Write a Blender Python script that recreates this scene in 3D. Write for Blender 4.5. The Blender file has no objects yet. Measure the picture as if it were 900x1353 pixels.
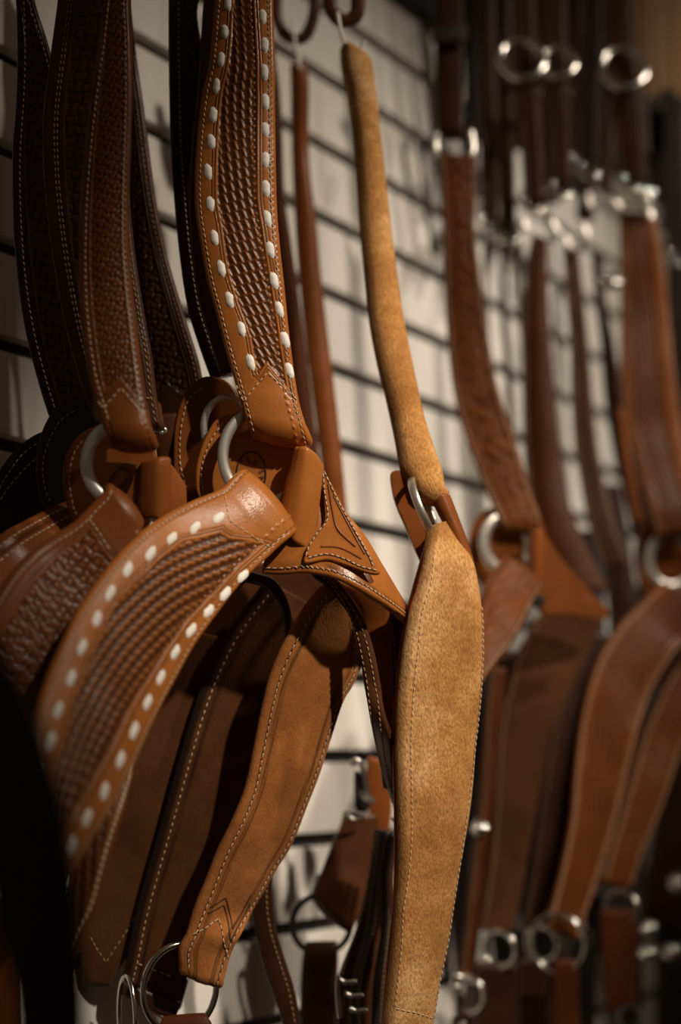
import bpy, math, random
import numpy as np
from mathutils import Vector, Matrix, Euler

random.seed(7); RNG = np.random.default_rng(7)
C = bpy.context.scene.collection
sc = bpy.context.scene

# ------------------------------------------------------------------ camera
W, H, F = 900.0, 1353.0, 1879.0
YAW, PITCH = math.radians(36.0), math.radians(10.0)
CAM = np.array([0.0, -0.810, 1.30])
FH = np.array([math.cos(YAW), math.sin(YAW), 0.0])
RT = np.array([math.sin(YAW), -math.cos(YAW), 0.0])
UZ = np.array([0.0, 0.0, 1.0])
FW = math.cos(PITCH) * FH + math.sin(PITCH) * UZ
UP = -math.sin(PITCH) * FH + math.cos(PITCH) * UZ
cam = bpy.data.cameras.new('camera'); camo = bpy.data.objects.new('camera', cam); C.objects.link(camo)
m = Matrix(((RT[0], UP[0], -FW[0], CAM[0]), (RT[1], UP[1], -FW[1], CAM[1]), (RT[2], UP[2], -FW[2], CAM[2]), (0, 0, 0, 1)))
camo.matrix_world = m
cam.sensor_fit = 'VERTICAL'; cam.sensor_height = 36.0; cam.sensor_width = 24.0
cam.lens = F / H * 36.0
cam.clip_start = 0.05
cam.dof.use_dof = True; cam.dof.focus_distance = 0.985; cam.dof.aperture_fstop = 2.1
sc.camera = camo

# ------------------------------------------------------------------ world, lights, exposure
w = bpy.data.worlds.new('world'); sc.world = w; w.use_nodes = True
w.node_tree.nodes['Background'].inputs[0].default_value = (1.0, 0.74, 0.5, 1)
w.node_tree.nodes['Background'].inputs[1].default_value = 0.05
sc.view_settings.view_transform = 'Standard'; sc.view_settings.look = 'None'
sc.view_settings.gamma = 1.0; sc.view_settings.exposure = 0.0; sc.view_settings.use_curve_mapping = False


def spot(name, loc, aim, watts, cone, blend, col, size):
    l = bpy.data.lights.new(name, 'SPOT'); l.energy = watts; l.color = col
    l.spot_size = math.radians(cone); l.spot_blend = blend; l.shadow_soft_size = size
    o = bpy.data.objects.new(name, l); C.objects.link(o); o.location = loc
    o.rotation_euler = (Vector(aim) - Vector(loc)).to_track_quat('-Z', 'Y').to_euler()
    return o


spot('ceiling_spot_right', (1.05, -1.75, 2.85), (1.12, -0.10, 1.58), 95, 36, 1.0, (1.0, 0.86, 0.70), 0.04)
spot('added_spot_left', (0.12, -2.0, 2.65), (0.96, -0.2, 1.34), 200, 22, 1.0, (1.0, 0.86, 0.70), 0.03)  # added behind the camera to brighten the leather, no such lamp known
spot('added_spot_far', (2.0, -2.0, 2.85), (1.50, 0.0, 1.74), 150, 25, 1.0, (1.0, 0.88, 0.74), 0.05)  # added unseen lamp that brightens the right-hand wall
spot('added_spot_plank', (2.7, -1.1, 2.9), (2.25, 0.0, 2.22), 22, 40, 1.0, (1.0, 0.80, 0.58), 0.05)  # added lamp to lift the planks, no source known there

# ------------------------------------------------------------------ pixel <-> world


def P(px, py, d):
    if d > 1.1: d = 1.1 + (d - 1.1) * 0.8
    return CAM + RT * ((px - W / 2) / F * d) + UP * (-(py - H / 2) / F * d) + FW * d


def proj(p):
    q = np.asarray(p) - CAM
    z = q @ FW
    return np.stack([W / 2 + F * (q @ RT) / z, H / 2 - F * (q @ UP) / z, z], -1)


def on_wall(px, py, y=0.0):
    r = RT * ((px - W / 2) / F) + UP * (-(py - H / 2) / F) + FW
    return CAM + r * ((y - CAM[1]) / r[1])


# ------------------------------------------------------------------ materials
def nodes_of(name):
    mt = bpy.data.materials.new(name); mt.use_nodes = True
    nt = mt.node_tree
    return mt, nt, nt.nodes['Principled BSDF']


def N(nt, kind, **kw):
    n = nt.nodes.new(kind)
    for k, v in kw.items():
        if k in n.inputs: n.inputs[k].default_value = v
        else: setattr(n, k, v)
    return n


def ramp(nt, fac, stops):
    r = nt.nodes.new('ShaderNodeValToRGB'); el = r.color_ramp.elements
    while len(el) < len(stops): el.new(0.5)
    for e, (p, c) in zip(el, stops): e.position = p; e.color = (*c, 1)
    nt.links.new(fac, r.inputs[0]); return r.outputs[0]


def mixc(nt, fac, a, b, mode='MIX'):
    n = nt.nodes.new('ShaderNodeMix'); n.data_type = 'RGBA'; n.blend_type = mode
    for s, v in ((0, fac), (6, a), (7, b)):
        if hasattr(v, 'is_output'): nt.links.new(v, n.inputs[s])
        else: n.inputs[s].default_value = v if s == 0 else (*v, 1)
    return n.outputs[2]


def leather(name, base, dark, rough=0.42, var=0.35, bump=0.25, grain=900.0, dyecol=None, spec=0.5):
    mt, nt, b = nodes_of(name)
    tc = N(nt, 'ShaderNodeTexCoord')
    n1 = N(nt, 'ShaderNodeTexNoise', Scale=22.0, Detail=6.0, Roughness=0.62); nt.links.new(tc.outputs['Object'], n1.inputs['Vector'])
    n2 = N(nt, 'ShaderNodeTexNoise', Scale=grain, Detail=3.0); nt.links.new(tc.outputs['Object'], n2.inputs['Vector'])
    n3 = N(nt, 'ShaderNodeTexVoronoi', Scale=grain * 0.8); nt.links.new(tc.outputs['Object'], n3.inputs['Vector'])
    hi = tuple(min(1, c * (1 + var)) for c in base); lo = tuple(c * (1 - var) for c in base)
    col = ramp(nt, n1.outputs[0], [(0.28, lo), (0.72, hi)])
    at = N(nt, 'ShaderNodeAttribute', attribute_name='dye')
    col = mixc(nt, at.outputs['Fac'], col, dyecol or dark)
    nt.links.new(col, b.inputs['Base Color'])
    rr = N(nt, 'ShaderNodeMapRange'); rr.inputs[3].default_value = rough - 0.1; rr.inputs[4].default_value = rough + 0.14
    nt.links.new(n1.outputs[0], rr.inputs[0]); nt.links.new(rr.outputs[0], b.inputs['Roughness'])
    b.inputs['Specular IOR Level'].default_value = spec
    ad = N(nt, 'ShaderNodeMath', operation='ADD'); nt.links.new(n2.outputs[0], ad.inputs[0]); nt.links.new(n3.outputs[0], ad.inputs[1])
    bp = N(nt, 'ShaderNodeBump', Strength=bump, Distance=0.0004)
    nt.links.new(ad.outputs[0], bp.inputs['Height']); nt.links.new(bp.outputs[0], b.inputs['Normal'])
    return mt


def suede(name, lo, mid, hi, fleck, nap=700.0, bump=1.0, fa=0.45):
    """flesh side of the hide: nap, flecks, cloudy patches"""
    mt, nt, b = nodes_of(name)
    tc = N(nt, 'ShaderNodeTexCoord')
    n1 = N(nt, 'ShaderNodeTexNoise', Scale=13.0, Detail=8.0, Roughness=0.68); nt.links.new(tc.outputs['Object'], n1.inputs['Vector'])
    mp = N(nt, 'ShaderNodeMapping'); mp.inputs['Scale'].default_value = (1.0, 1.0, 0.5); mp.inputs['Rotation'].default_value = (0.35, 0.45, 0.3)
    nt.links.new(tc.outputs['Object'], mp.inputs['Vector'])
    n2 = N(nt, 'ShaderNodeTexNoise', Scale=nap, Detail=3.0, Roughness=0.6, Distortion=0.15); nt.links.new(mp.outputs[0], n2.inputs['Vector'])
    n3 = N(nt, 'ShaderNodeTexNoise', Scale=120.0, Detail=5.0, Roughness=0.75); nt.links.new(mp.outputs[0], n3.inputs['Vector'])
    col = ramp(nt, n1.outputs[0], [(0.34, lo), (0.5, mid), (0.66, hi)])
    fl = ramp(nt, n2.outputs[0], [(0.30, (fa, fa, fa)), (0.60, (0, 0, 0))])
    col = mixc(nt, fl, col, fleck)
    f3 = ramp(nt, n3.outputs[0], [(0.63, (0, 0, 0)), (0.78, (0.6, 0.6, 0.6))])
    col = mixc(nt, f3, col, fleck)
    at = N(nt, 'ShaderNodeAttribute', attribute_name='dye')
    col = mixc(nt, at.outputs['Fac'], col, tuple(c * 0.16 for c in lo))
    nt.links.new(col, b.inputs['Base Color'])
    b.inputs['Roughness'].default_value = 0.92; b.inputs['Specular IOR Level'].default_value = 0.15
    if 'Sheen Weight' in b.inputs:
        b.inputs['Sheen Weight'].default_value = 0.06; b.inputs['Sheen Roughness'].default_value = 0.5
    bp = N(nt, 'ShaderNodeBump', Strength=bump, Distance=0.0009)
    nt.links.new(n2.outputs[0], bp.inputs['Height']); nt.links.new(bp.outputs[0], b.inputs['Normal'])
    return mt


def plain(name, col, rough=0.5, metal=0.0, nscale=200.0, var=0.15, bump=0.0):
    mt, nt, b = nodes_of(name)
    tc = N(nt, 'ShaderNodeTexCoord')
    n1 = N(nt, 'ShaderNodeTexNoise', Scale=nscale, Detail=4.0); nt.links.new(tc.outputs['Object'], n1.inputs['Vector'])
    c = ramp(nt, n1.outputs[0], [(0.3, tuple(x * (1 - var) for x in col)), (0.7, tuple(min(1, x * (1 + var)) for x in col))])
    nt.links.new(c, b.inputs['Base Color']); b.inputs['Roughness'].default_value = rough; b.inputs['Metallic'].default_value = metal
    if bump:
        bp = N(nt, 'ShaderNodeBump', Strength=bump, Distance=0.0005)
        nt.links.new(n1.outputs[0], bp.inputs['Height']); nt.links.new(bp.outputs[0], b.inputs['Normal'])
    return mt


def wood_wall(name, pale, mid, dark, vert=True, rough=0.7):
    mt, nt, b = nodes_of(name)
    tc = N(nt, 'ShaderNodeTexCoord')
    mp = N(nt, 'ShaderNodeMapping'); mp.inputs['Scale'].default_value = (1.0, 1.0, 0.05)
    nt.links.new(tc.outputs['Object'], mp.inputs['Vector'])
    n1 = N(nt, 'ShaderNodeTexNoise', Scale=14.0, Detail=6.0, Roughness=0.6, Distortion=0.4); nt.links.new(mp.outputs[0], n1.inputs['Vector'])
    n2 = N(nt, 'ShaderNodeTexNoise', Scale=120.0, Detail=3.0); nt.links.new(mp.outputs[0], n2.inputs['Vector'])
    c = ramp(nt, n1.outputs[0], [(0.30, dark), (0.45, mid), (0.62, pale)])
    c = mixc(nt, 0.12, c, n2.outputs[0], 'MULTIPLY')
    nt.links.new(c, b.inputs['Base Color']); b.inputs['Roughness'].default_value = rough
    return mt


M = {}
M['tan'] = leather('saddle_tan_leather', (0.40, 0.135, 0.028), (0.045, 0.013, 0.004), 0.26, 0.2, 0.16, spec=0.27)
M['tan2'] = leather('russet_leather', (0.22, 0.064, 0.014), (0.024, 0.008, 0.003), 0.28, 0.25, 0.18, spec=0.22)
M['tan3'] = leather('rosy_brown_leather', (0.165, 0.050, 0.013), (0.035, 0.011, 0.004), 0.4, 0.25, 0.2, spec=0.09)
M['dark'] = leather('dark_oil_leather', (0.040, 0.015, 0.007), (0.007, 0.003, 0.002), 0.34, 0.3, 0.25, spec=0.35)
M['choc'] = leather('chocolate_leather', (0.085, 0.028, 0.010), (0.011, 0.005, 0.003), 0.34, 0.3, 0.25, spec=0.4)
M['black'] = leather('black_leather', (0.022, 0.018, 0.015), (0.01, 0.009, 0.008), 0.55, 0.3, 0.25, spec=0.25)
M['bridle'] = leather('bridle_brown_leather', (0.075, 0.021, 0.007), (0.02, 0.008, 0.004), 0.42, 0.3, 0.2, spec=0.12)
M['shadebridle'] = leather('shade_toned_bridle_leather', (0.034, 0.011, 0.005), (0.01, 0.004, 0.002), 0.42, 0.3, 0.2, spec=0.12)  # bridle brown with the shadow over the headstalls put into its colour
M['suede'] = suede('golden_suede', (0.34, 0.142, 0.036), (0.58, 0.285, 0.086), (0.90, 0.54, 0.24), (0.21, 0.075, 0.019), nap=680.0, fa=0.66)
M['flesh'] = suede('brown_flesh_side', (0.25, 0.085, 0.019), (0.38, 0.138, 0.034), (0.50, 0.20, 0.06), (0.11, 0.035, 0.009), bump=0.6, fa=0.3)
M['fleshd'] = suede('shadow_toned_flesh_side', (0.060, 0.020, 0.006), (0.092, 0.031, 0.009), (0.13, 0.048, 0.014), (0.05, 0.017, 0.006), bump=0.6, fa=0.3)  # flesh side darkened in its colour for collars lying in shadow
M['fleshk'] = suede('shaded_flesh_side', (0.05, 0.016, 0.005), (0.075, 0.025, 0.008), (0.10, 0.036, 0.012), (0.03, 0.01, 0.004), bump=0.5, fa=0.3)  # deeper copy of the flesh side, lower-right shade put into its colour
M['thread'] = plain('cream_thread', (0.62, 0.47, 0.30), 0.8, 0, 900, 0.2)
M['threadd'] = plain('waxed_tan_thread', (0.42, 0.26, 0.13), 0.8, 0, 900, 0.2)
M['lace'] = plain('white_rawhide_lace', (0.92, 0.88, 0.80), 0.55, 0, 300, 0.07, 0.2)
M['steel'] = plain('polished_steel', (0.80, 0.76, 0.69), 0.30, 0.88, 60, 0.06)
M['chrome'] = plain('mirror_chrome', (0.62, 0.58, 0.52), 0.16, 1.0, 60, 0.06)
M['nickel'] = plain('dull_nickel', (0.60, 0.56, 0.50), 0.28, 1.0, 60, 0.1)
M['darkmetal'] = plain('black_painted_metal', (0.014, 0.015, 0.013), 0.5, 0.0, 60, 0.2)
M['clear'] = plain('frosted_plastic', (0.70, 0.66, 0.58), 0.25, 0.0, 60, 0.05)
M['slat'] = wood_wall('whitewashed_panel', (0.88, 0.84, 0.78), (0.80, 0.755, 0.69), (0.62, 0.57, 0.49))
M['back'] = plain('groove_backing', (0.012, 0.010, 0.008), 0.8, 0, 40, 0.2)
M['plank'] = wood_wall('honey_pine', (0.62, 0.36, 0.16), (0.52, 0.28, 0.12), (0.34, 0.17, 0.07))
M['trim'] = plain('dark_green_trim', (0.016, 0.018, 0.014), 0.55, 0, 30, 0.3)
M['floor'] = plain('dark_floorboards', (0.06, 0.04, 0.028), 0.6, 0, 6, 0.4)
M['ink'] = plain('stamp_impression', (0.05, 0.017, 0.006), 0.7, 0, 300, 0.1)


# ------------------------------------------------------------------ object helpers
def link(name, me, mat, parent=None, kind=None, label=None):
    o = bpy.data.objects.new(name, me)
    if mat is not None: me.materials.append(mat)
    C.objects.link(o)
    if parent is not None: o.parent = parent
    if kind: o['kind'] = kind
    if label: o['label'] = label
    return o


def origin_of(parent):
    p = np.zeros(3)
    while parent is not None:
        p = p + np.array(parent.location); parent = parent.parent
    return p


def mesh_arrays(name, verts, quads, extra=(), smooth=True, attr=None):
    """verts (n,3), quads (k,4), extra: list of index lists"""
    me = bpy.data.meshes.new(name)
    nq = len(quads); tot = [4] * nq + [len(e) for e in extra]
    idx = np.concatenate([np.asarray(quads, dtype=np.int32).ravel()] + [np.asarray(e, dtype=np.int32) for e in extra]) if (nq or extra) else np.zeros(0, np.int32)
    me.vertices.add(len(verts)); me.vertices.foreach_set('co', np.asarray(verts, dtype=np.float32).ravel())
    me.loops.add(len(idx)); me.loops.foreach_set('vertex_index', idx)
    st = np.concatenate([[0], np.cumsum(tot)[:-1]]).astype(np.int32)
    me.polygons.add(len(tot)); me.polygons.foreach_set('loop_start', st)
    me.polygons.foreach_set('use_smooth', np.array([smooth] * nq + [False] * len(extra), dtype=bool))
    if attr is not None:
        a = me.attributes.new('dye', 'FLOAT', 'POINT'); a.data.foreach_set('value', np.asarray(attr, dtype=np.float32).ravel())
    me.update(calc_edges=True); me.validate()
    return me


def thing(name, label, cat, at, group=None):
    o = bpy.data.objects.new(name, None); C.objects.link(o); o.location = [float(x) for x in at]
    o.empty_display_size = 0.02
    o['label'] = label; o['category'] = cat
    if group: o['group'] = group
    return o


def top(o, label, cat, group=None):
    o['label'] = label; o['category'] = cat
    if group: o['group'] = group
    return o


def catmull(pts, n_per=None, ts=None, n=60):
    p = np.asarray(pts, float)
    if len(p) == 2:
        t = np.linspace(0, 1, n)[:, None]; return p[0] * (1 - t) + p[1] * t
    q = np.vstack([2 * p[0] - p[1], p, 2 * p[-1] - p[-2]])
    s = np.linspace(0, len(p) - 1 - 1e-9, n); i = s.astype(int); f = (s - i)[:, None]
    a, b, c, d = q[i], q[i + 1], q[i + 2], q[i + 3]
    return 0.5 * ((2 * b) + (-a + c) * f + (2 * a - 5 * b + 4 * c - d) * f ** 2 + (-a + 3 * b - 3 * c + d) * f ** 3)


def norm(v):
    return v / np.maximum(np.linalg.norm(v, axis=-1, keepdims=True), 1e-12)


REPORT = []


class Ribbon:
    """A strap: rows (lx, ly, rx, ry, depth[, depth_right]) give the two edges; real width and thickness follow."""

    def __init__(self, rows, t=0.005, dv=0.0015, camber=0.001, roll=None, tail=0.02, flip=False, closed=False):
        L = np.array([P(r[0], r[1], r[4]) for r in rows]); R = np.array([P(r[2], r[3], r[5] if len(r) > 5 else r[4]) for r in rows])
        Ld, Rd = catmull(L, n=400), catmull(R, n=400)
        mid = (Ld + Rd) / 2
        s = np.concatenate([[0], np.cumsum(np.linalg.norm(np.diff(mid, axis=0), axis=1))])
        n = max(6, int(s[-1] / dv) + 1); sv = np.linspace(0, s[-1], n)
        f = lambda a: np.stack([np.interp(sv, s, a[:, k]) for k in range(3)], 1)
        self.L, self.R = f(Ld), f(Rd); self.vflat = s[-1]
        A = norm(self.R - self.L); T = norm(np.gradient((self.L + self.R) / 2, axis=0)); Nn = norm(np.cross(A, T))
        sgn = 1.0 if np.mean(np.sum(Nn * (CAM - (self.L + self.R) / 2), 1)) > 0 else -1.0
        if flip: sgn = -sgn
        self.sgn = sgn; Nn = Nn * sgn; self.nflat = n
        if roll:
            r, ang = roll
            k = max(6, int(r * ang / dv)); aa = np.linspace(0, ang, k + 1)[1:]
            # recompute an in-plane tangent perpendicular to the fold
            Lp, Rp, Tn, Ne = self.L[-1], self.R[-1], T[-1], Nn[-1]
            Ax = norm(Rp - Lp); Ne = norm(np.cross(Ax, Tn)) * sgn
            eL = [Lp + r * math.sin(a) * Tn - r * (1 - math.cos(a)) * Ne for a in aa]
            eR = [Rp + r * math.sin(a) * Tn - r * (1 - math.cos(a)) * Ne for a in aa]
            td = math.cos(ang) * Tn - math.sin(ang) * Ne
            nt_ = max(2, int(tail / dv / 2))
            for q in np.linspace(0, tail, nt_ + 1)[1:]: eL.append(eL[k - 1] + td * q); eR.append(eR[k - 1] + td * q)
            self.L = np.vstack([self.L, eL]); self.R = np.vstack([self.R, eR])
            A = norm(self.R - self.L); T = norm(np.gradient((self.L + self.R) / 2, axis=0)); Nn = norm(np.cross(A, T)) * sgn
        self.A, self.T, self.Nn = A, T, Nn
        mid = (self.L + self.R) / 2
        self.v = np.concatenate([[0], np.cumsum(np.linalg.norm(np.diff(mid, axis=0), axis=1))])
        self.w = np.linalg.norm(self.R - self.L, axis=1); self.t = t; self.camber = camber
        self.hf = None
        g = np.linspace(0, 1, 41)
        self._g = g
        G = self.L[:self.nflat, None] * (1 - g[None, :, None]) + self.R[:self.nflat, None] * g[None, :, None]
        self._pp = proj(G)

    def near(self, px, py):
        d = (self._pp[..., 0] - px) ** 2 + (self._pp[..., 1] - py) ** 2
        i, j = np.unravel_index(np.argmin(d), d.shape)
        return self._g[j], self.v[i]

    def pt(self, uf, v, lift=0.0):
        """surface point, across, tangent, normal at (fraction across, metres along)"""
        ii = np.interp(v, self.v, np.arange(len(self.v)))
        lerp = lambda a: np.stack([np.interp(ii, np.arange(len(a)), a[:, k]) for k in range(3)], -1)
        uf = np.asarray(uf, float)[..., None]
        L, R, Nn, A, T = lerp(self.L), lerp(self.R), norm(lerp(self.Nn)), lerp(self.A), norm(lerp(self.T))
        c = self.camber * 4 * uf * (1 - uf)
        return L * (1 - uf) + R * uf + Nn * (c + lift), A, T, Nn

    def build(self, name, mat, parent, nu=24, hf=None, r=0.0022, label=None, top_=None):
        w0 = float(np.median(self.w)); e = min(r / w0, 0.24)
        u = np.unique(np.round(np.concatenate([[0, e * .08, e * .3, e * .6, e], np.linspace(e, 1 - e, max(2, nu - 8)), [1 - e * .6, 1 - e * .3, 1 - e * .08, 1]]), 6))
        nf = len(u); ub = np.array([1, 1 - e * .3, 1 - e, .5, e, e * .3, 0.0])
        nv = len(self.v)
        x = np.minimum(u, 1 - u) * w0
        edge = lambda x: -r * (1 - np.sqrt(np.clip(1 - (1 - np.clip(x / r, 0, 1)) ** 2, 0, 1)))
        hgt = np.broadcast_to(self.camber * 4 * u * (1 - u) + edge(x), (nv, nf)).copy(); dye = np.zeros((nv, nf))
        if hf is not None:
            U = u[None, :] * self.w[:, None]; V = np.broadcast_to(self.v[:, None], (nv, nf))
            h, dy = hf(U, V, self.w[:, None], np.broadcast_to(u[None], (nv, nf)))
            hgt += h; dye = np.clip(dy, 0, 1)
        front = self.L[:, None] * (1 - u[None, :, None]) + self.R[:, None] * u[None, :, None] + self.Nn[:, None] * hgt[..., None]
        xb = np.minimum(ub, 1 - ub) * w0
        hb = -self.t + self.camber * 4 * ub * (1 - ub) - edge(xb) * 0.9
        hb = np.minimum(hb, -r * 1.02)
        back = self.L[:, None] * (1 - ub[None, :, None]) + self.R[:, None] * ub[None, :, None] + self.Nn[:, None] * hb[None, :, None]
        ring = np.concatenate([front, back], 1); Mr = ring.shape[1]
        o = origin_of(parent)
        verts = ring.reshape(-1, 3) - o
        a = np.arange(nv - 1)[:, None] * Mr + np.arange(Mr)[None]; b_ = np.arange(nv - 1)[:, None] * Mr + (np.arange(Mr)[None] + 1) % Mr
        q = np.stack([a, b_, b_ + Mr, a + Mr], -1).reshape(-1, 4)
        k0 = (nv // 3) * Mr + nf // 2
        fn = np.cross(verts[k0 + 1] - verts[k0], verts[k0 + Mr] - verts[k0])
        good = fn @ self.Nn[nv // 3] > 0
        if not good: q = q[:, ::-1]
        c0 = list(range(Mr)); c1 = list(range((nv - 1) * Mr, nv * Mr))
        att = np.concatenate([dye, np.zeros((nv, len(ub)))], 1)
        me = mesh_arrays(name, verts, q, [c0[::-1], c1] if good else [c0, c1[::-1]], True, att)
        ob = link(name, me, mat, parent, None, label)
        self.obj = ob; self.hfun = hf
        REPORT.append((name, float(np.median(self.w)) * 1000, float(-(self.L[:, 1].max())), float(-(self.L[:, 1].min()))))
        return ob

    def h_at(self, uf, v):
        if self.hfun is None: return 0.0
        i = int(np.clip(np.searchsorted(self.v, v), 0, len(self.v) - 1)); wv = self.w[i]
        a = np.array([[uf * wv]]); h, _ = self.hfun(a, np.array([[v]]), np.array([[wv]]), np.array([[uf]]))
        return float(h[0, 0])


def capsule(l, w_, h):
    """low poly stitch: along x, half sunk"""
    xs = np.array([-1, -0.72, 0, 0.72, 1]) * l / 2; rs = np.array([0.12, 0.8, 1, 0.8, 0.12])
    a = np.linspace(0, 2 * math.pi, 6, endpoint=False)
    v = np.array([[x, math.cos(t) * w_ / 2 * r_, math.sin(t) * h * r_] for x, r_ in zip(xs, rs) for t in a])
    q = [[i * 6 + j, i * 6 + (j + 1) % 6, (i + 1) * 6 + (j + 1) % 6, (i + 1) * 6 + j] for i in range(4) for j in range(6)]
    return v, np.array(q)


def stitch_mesh(name, frames, parent, mat, l=0.0030, w_=0.0009, h=0.0005):
    """frames: list of (point, tangent, normal)"""
    if not frames: return None
    cv, cq = capsule(l, w_, h); p = np.array([f[0] for f in frames]); T = norm(np.array([f[1] for f in frames])); Nn = norm(np.array([f[2] for f in frames]))
    B = norm(np.cross(Nn, T)); Nn = norm(np.cross(T, B))
    V = p[:, None] + cv[None, :, 0:1] * T[:, None] + cv[None, :, 1:2] * B[:, None] + cv[None, :, 2:3] * Nn[:, None]
    Q = (cq[None] + (np.arange(len(p)) * len(cv))[:, None, None]).reshape(-1, 4)
    return link(name, mesh_arrays(name, V.reshape(-1, 3) - origin_of(parent), Q), mat, parent, 'stuff')


def hole_mesh(frames, parent):
    """dark needle holes between neighbouring stitches"""
    mids = []
    for a, b in zip(frames[:-1], frames[1:]):
        if np.linalg.norm(a[0] - b[0]) < 0.0075: mids.append(((a[0] + b[0]) / 2, a[1], a[2]))
    o = stitch_mesh('needle_holes', mids, parent, M['ink'], l=0.0013, w_=0.0012, h=0.00025)
    return o


def line_on(name, rb, pxs, r, mat, parent, lift=0.0):
    uv = np.array([rb.near(*q) for q in pxs]); U = np.interp(np.linspace(0, len(uv) - 1, len(uv) * 8), np.arange(len(uv)), uv[:, 0]); V = np.interp(np.linspace(0, len(uv) - 1, len(uv) * 8), np.arange(len(uv)), uv[:, 1])
    p = rb.pt(U, V, lift)[0]
    return tube(name, list(p), r, mat, parent, m_=6, n=len(p))


def edge_frames(rb, side, inset, pitch=0.0043, v0=0.0, v1=None, slant=0.12, lift=0.0003):
    v1 = rb.v[rb.nflat - 1] if v1 is None else v1
    vs = np.arange(v0, v1, pitch); wv = np.interp(vs, rb.v, rb.w)
    uf = inset / wv if side == 'L' else 1 - inset / wv
    p, A, T, Nn = rb.pt(uf, vs, lift)
    return [(p[i], T[i] + slant * A[i], Nn[i]) for i in range(len(vs))]


def path_frames(rb, pxs, pitch=0.0043, lift=0.0003):
    uv = np.array([rb.near(*q) for q in pxs]); out = []
    pts = rb.pt(uv[:, 0], uv[:, 1])[0]
    for k in range(len(uv) - 1):
        ln = np.linalg.norm(pts[k + 1] - pts[k]); n = max(1, int(round(ln / pitch)))
        for j in range(n):
            f = (j + 0.5) / n; u_, v_ = uv[k] * (1 - f) + uv[k + 1] * f
            p, A, T, Nn = rb.pt(np.array([u_]), np.array([v_]), lift)
            out.append((p[0], pts[k + 1] - pts[k], Nn[0]))
    return out


def px_frames(pxs, dfun, pitch_px=8.2, lift=0.001):
    q = catmull(pxs, n=300); s = np.concatenate([[0], np.cumsum(np.linalg.norm(np.diff(q, axis=0), axis=1))])
    sv = np.arange(pitch_px / 2, s[-1], pitch_px); x = np.interp(sv, s, q[:, 0]); y = np.interp(sv, s, q[:, 1]); out = []
    for i in range(len(sv)):
        p = P(x[i], y[i], dfun(x[i], y[i]) - lift); j = min(i + 1, len(sv) - 1); k = max(0, j - 1)
        if j == k: continue
        tn = P(x[j], y[j], dfun(x[j], y[j])) - P(x[k], y[k], dfun(x[k], y[k])); out.append((p, tn, CAM - p))
    return out


def plate(name, outline, dfun, t, mat, parent, bev=0.0016, n=72, smooth=True, label=None):
    q = np.asarray(outline, float)
    if smooth:
        qq = np.vstack([q[-2:], q, q[:2]]); k = len(q); s = np.linspace(0, k, n, endpoint=False) + 2; i = s.astype(int); f = (s - i)[:, None]
        a, b, c, d = qq[i - 1], qq[i], qq[(i + 1)], qq[np.minimum(i + 2, len(qq) - 1)]
        q = 0.5 * ((2 * b) + (-a + c) * f + (2 * a - 5 * b + 4 * c - d) * f ** 2 + (-a + 3 * b - 3 * c + d) * f ** 3)
    n = len(q); pts = np.array([P(x, y, dfun(x, y)) for x, y in q]); cen = pts.mean(0)
    nn = np.zeros(3)
    for i in range(n): nn += np.cross(pts[i] - cen, pts[(i + 1) % n] - cen)
    sg = 1 if nn @ (CAM - cen) > 0 else -1
    nn = norm(nn * sg)
    inw = norm(cen - pts)
    rings = [pts - nn * t, pts - nn * (t - bev * .6), pts - nn * bev, pts + inw * bev * .3 - nn * bev * .3, pts + inw * bev]
    V = np.vstack(rings + [cen[None]]); Q = []
    for k in range(4):
        for i in range(n):
            j = (i + 1) % n; f = [k * n + i, k * n + j, (k + 1) * n + j, (k + 1) * n + i]; Q.append(f if sg > 0 else f[::-1])
    ex = []
    for i in range(n):
        j = (i + 1) % n; f = [4 * n + i, 4 * n + j, 5 * n]; ex.append(f if sg > 0 else f[::-1])
    back = list(range(n)); ex.append(back[::-1] if sg > 0 else back)
    me = mesh_arrays(name, V - origin_of(parent), np.array(Q), ex)
    return link(name, me, mat, parent, None, label)


def cam_basis(yaw, pitch):
    """normal turned from 'towards the camera' by yaw (right) and pitch (up), degrees"""
    a, b = math.radians(yaw), math.radians(pitch)
    nn = -FW * math.cos(a) * math.cos(b) + RT * math.sin(a) * math.cos(b) + UP * math.sin(b)
    x = norm(np.cross(UP, nn)); y = np.cross(nn, x)
    return x, y, nn


def ring_obj(name, px, py, d, R, a, b, yaw, pitch, mat, parent, arc=(0, 360), flat=0.0, n=64, m_=12, label=None, sy=1.0, roll=0.0):
    """ring of radius R (m), section half sizes a (radial), b (axial); flat>0 gives a D with a straight bar"""
    c = P(px, py, d); x, y, nn = cam_basis(yaw, pitch)
    if roll:
        R_ = np.array(Matrix.Rotation(math.radians(roll), 3, Vector(FW))); x, y, nn = R_ @ x, R_ @ y, R_ @ nn
    full = arc[1] - arc[0] >= 360
    V = []; ths = np.linspace(math.radians(arc[0]), math.radians(arc[1]), n, endpoint=not full)
    for t in ths:
        rx, ry = R * math.cos(t), R * math.sin(t) * sy
        if flat and ry > R * flat: ry = R * flat
        rad = norm(np.array([math.cos(t), math.sin(t)]))
        for s in np.linspace(0, 2 * math.pi, m_, endpoint=False):
            rr = a * math.cos(s); ax = b * math.sin(s)
            V.append(c + x * (rx + rad[0] * rr) + y * (ry + rad[1] * rr) + nn * ax)
    Q = []; k = n if full else n - 1
    for i in range(k):
        for j in range(m_):
            i2 = (i + 1) % n; j2 = (j + 1) % m_
            Q.append([i * m_ + j, i2 * m_ + j, i2 * m_ + j2, i * m_ + j2])
    ex = [] if full else [list(range(m_)), list(range((n - 1) * m_, n * m_))[::-1]]
    return link(name, mesh_arrays(name, np.array(V) - origin_of(parent), np.array(Q), ex), mat, parent, None, label)


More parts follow.
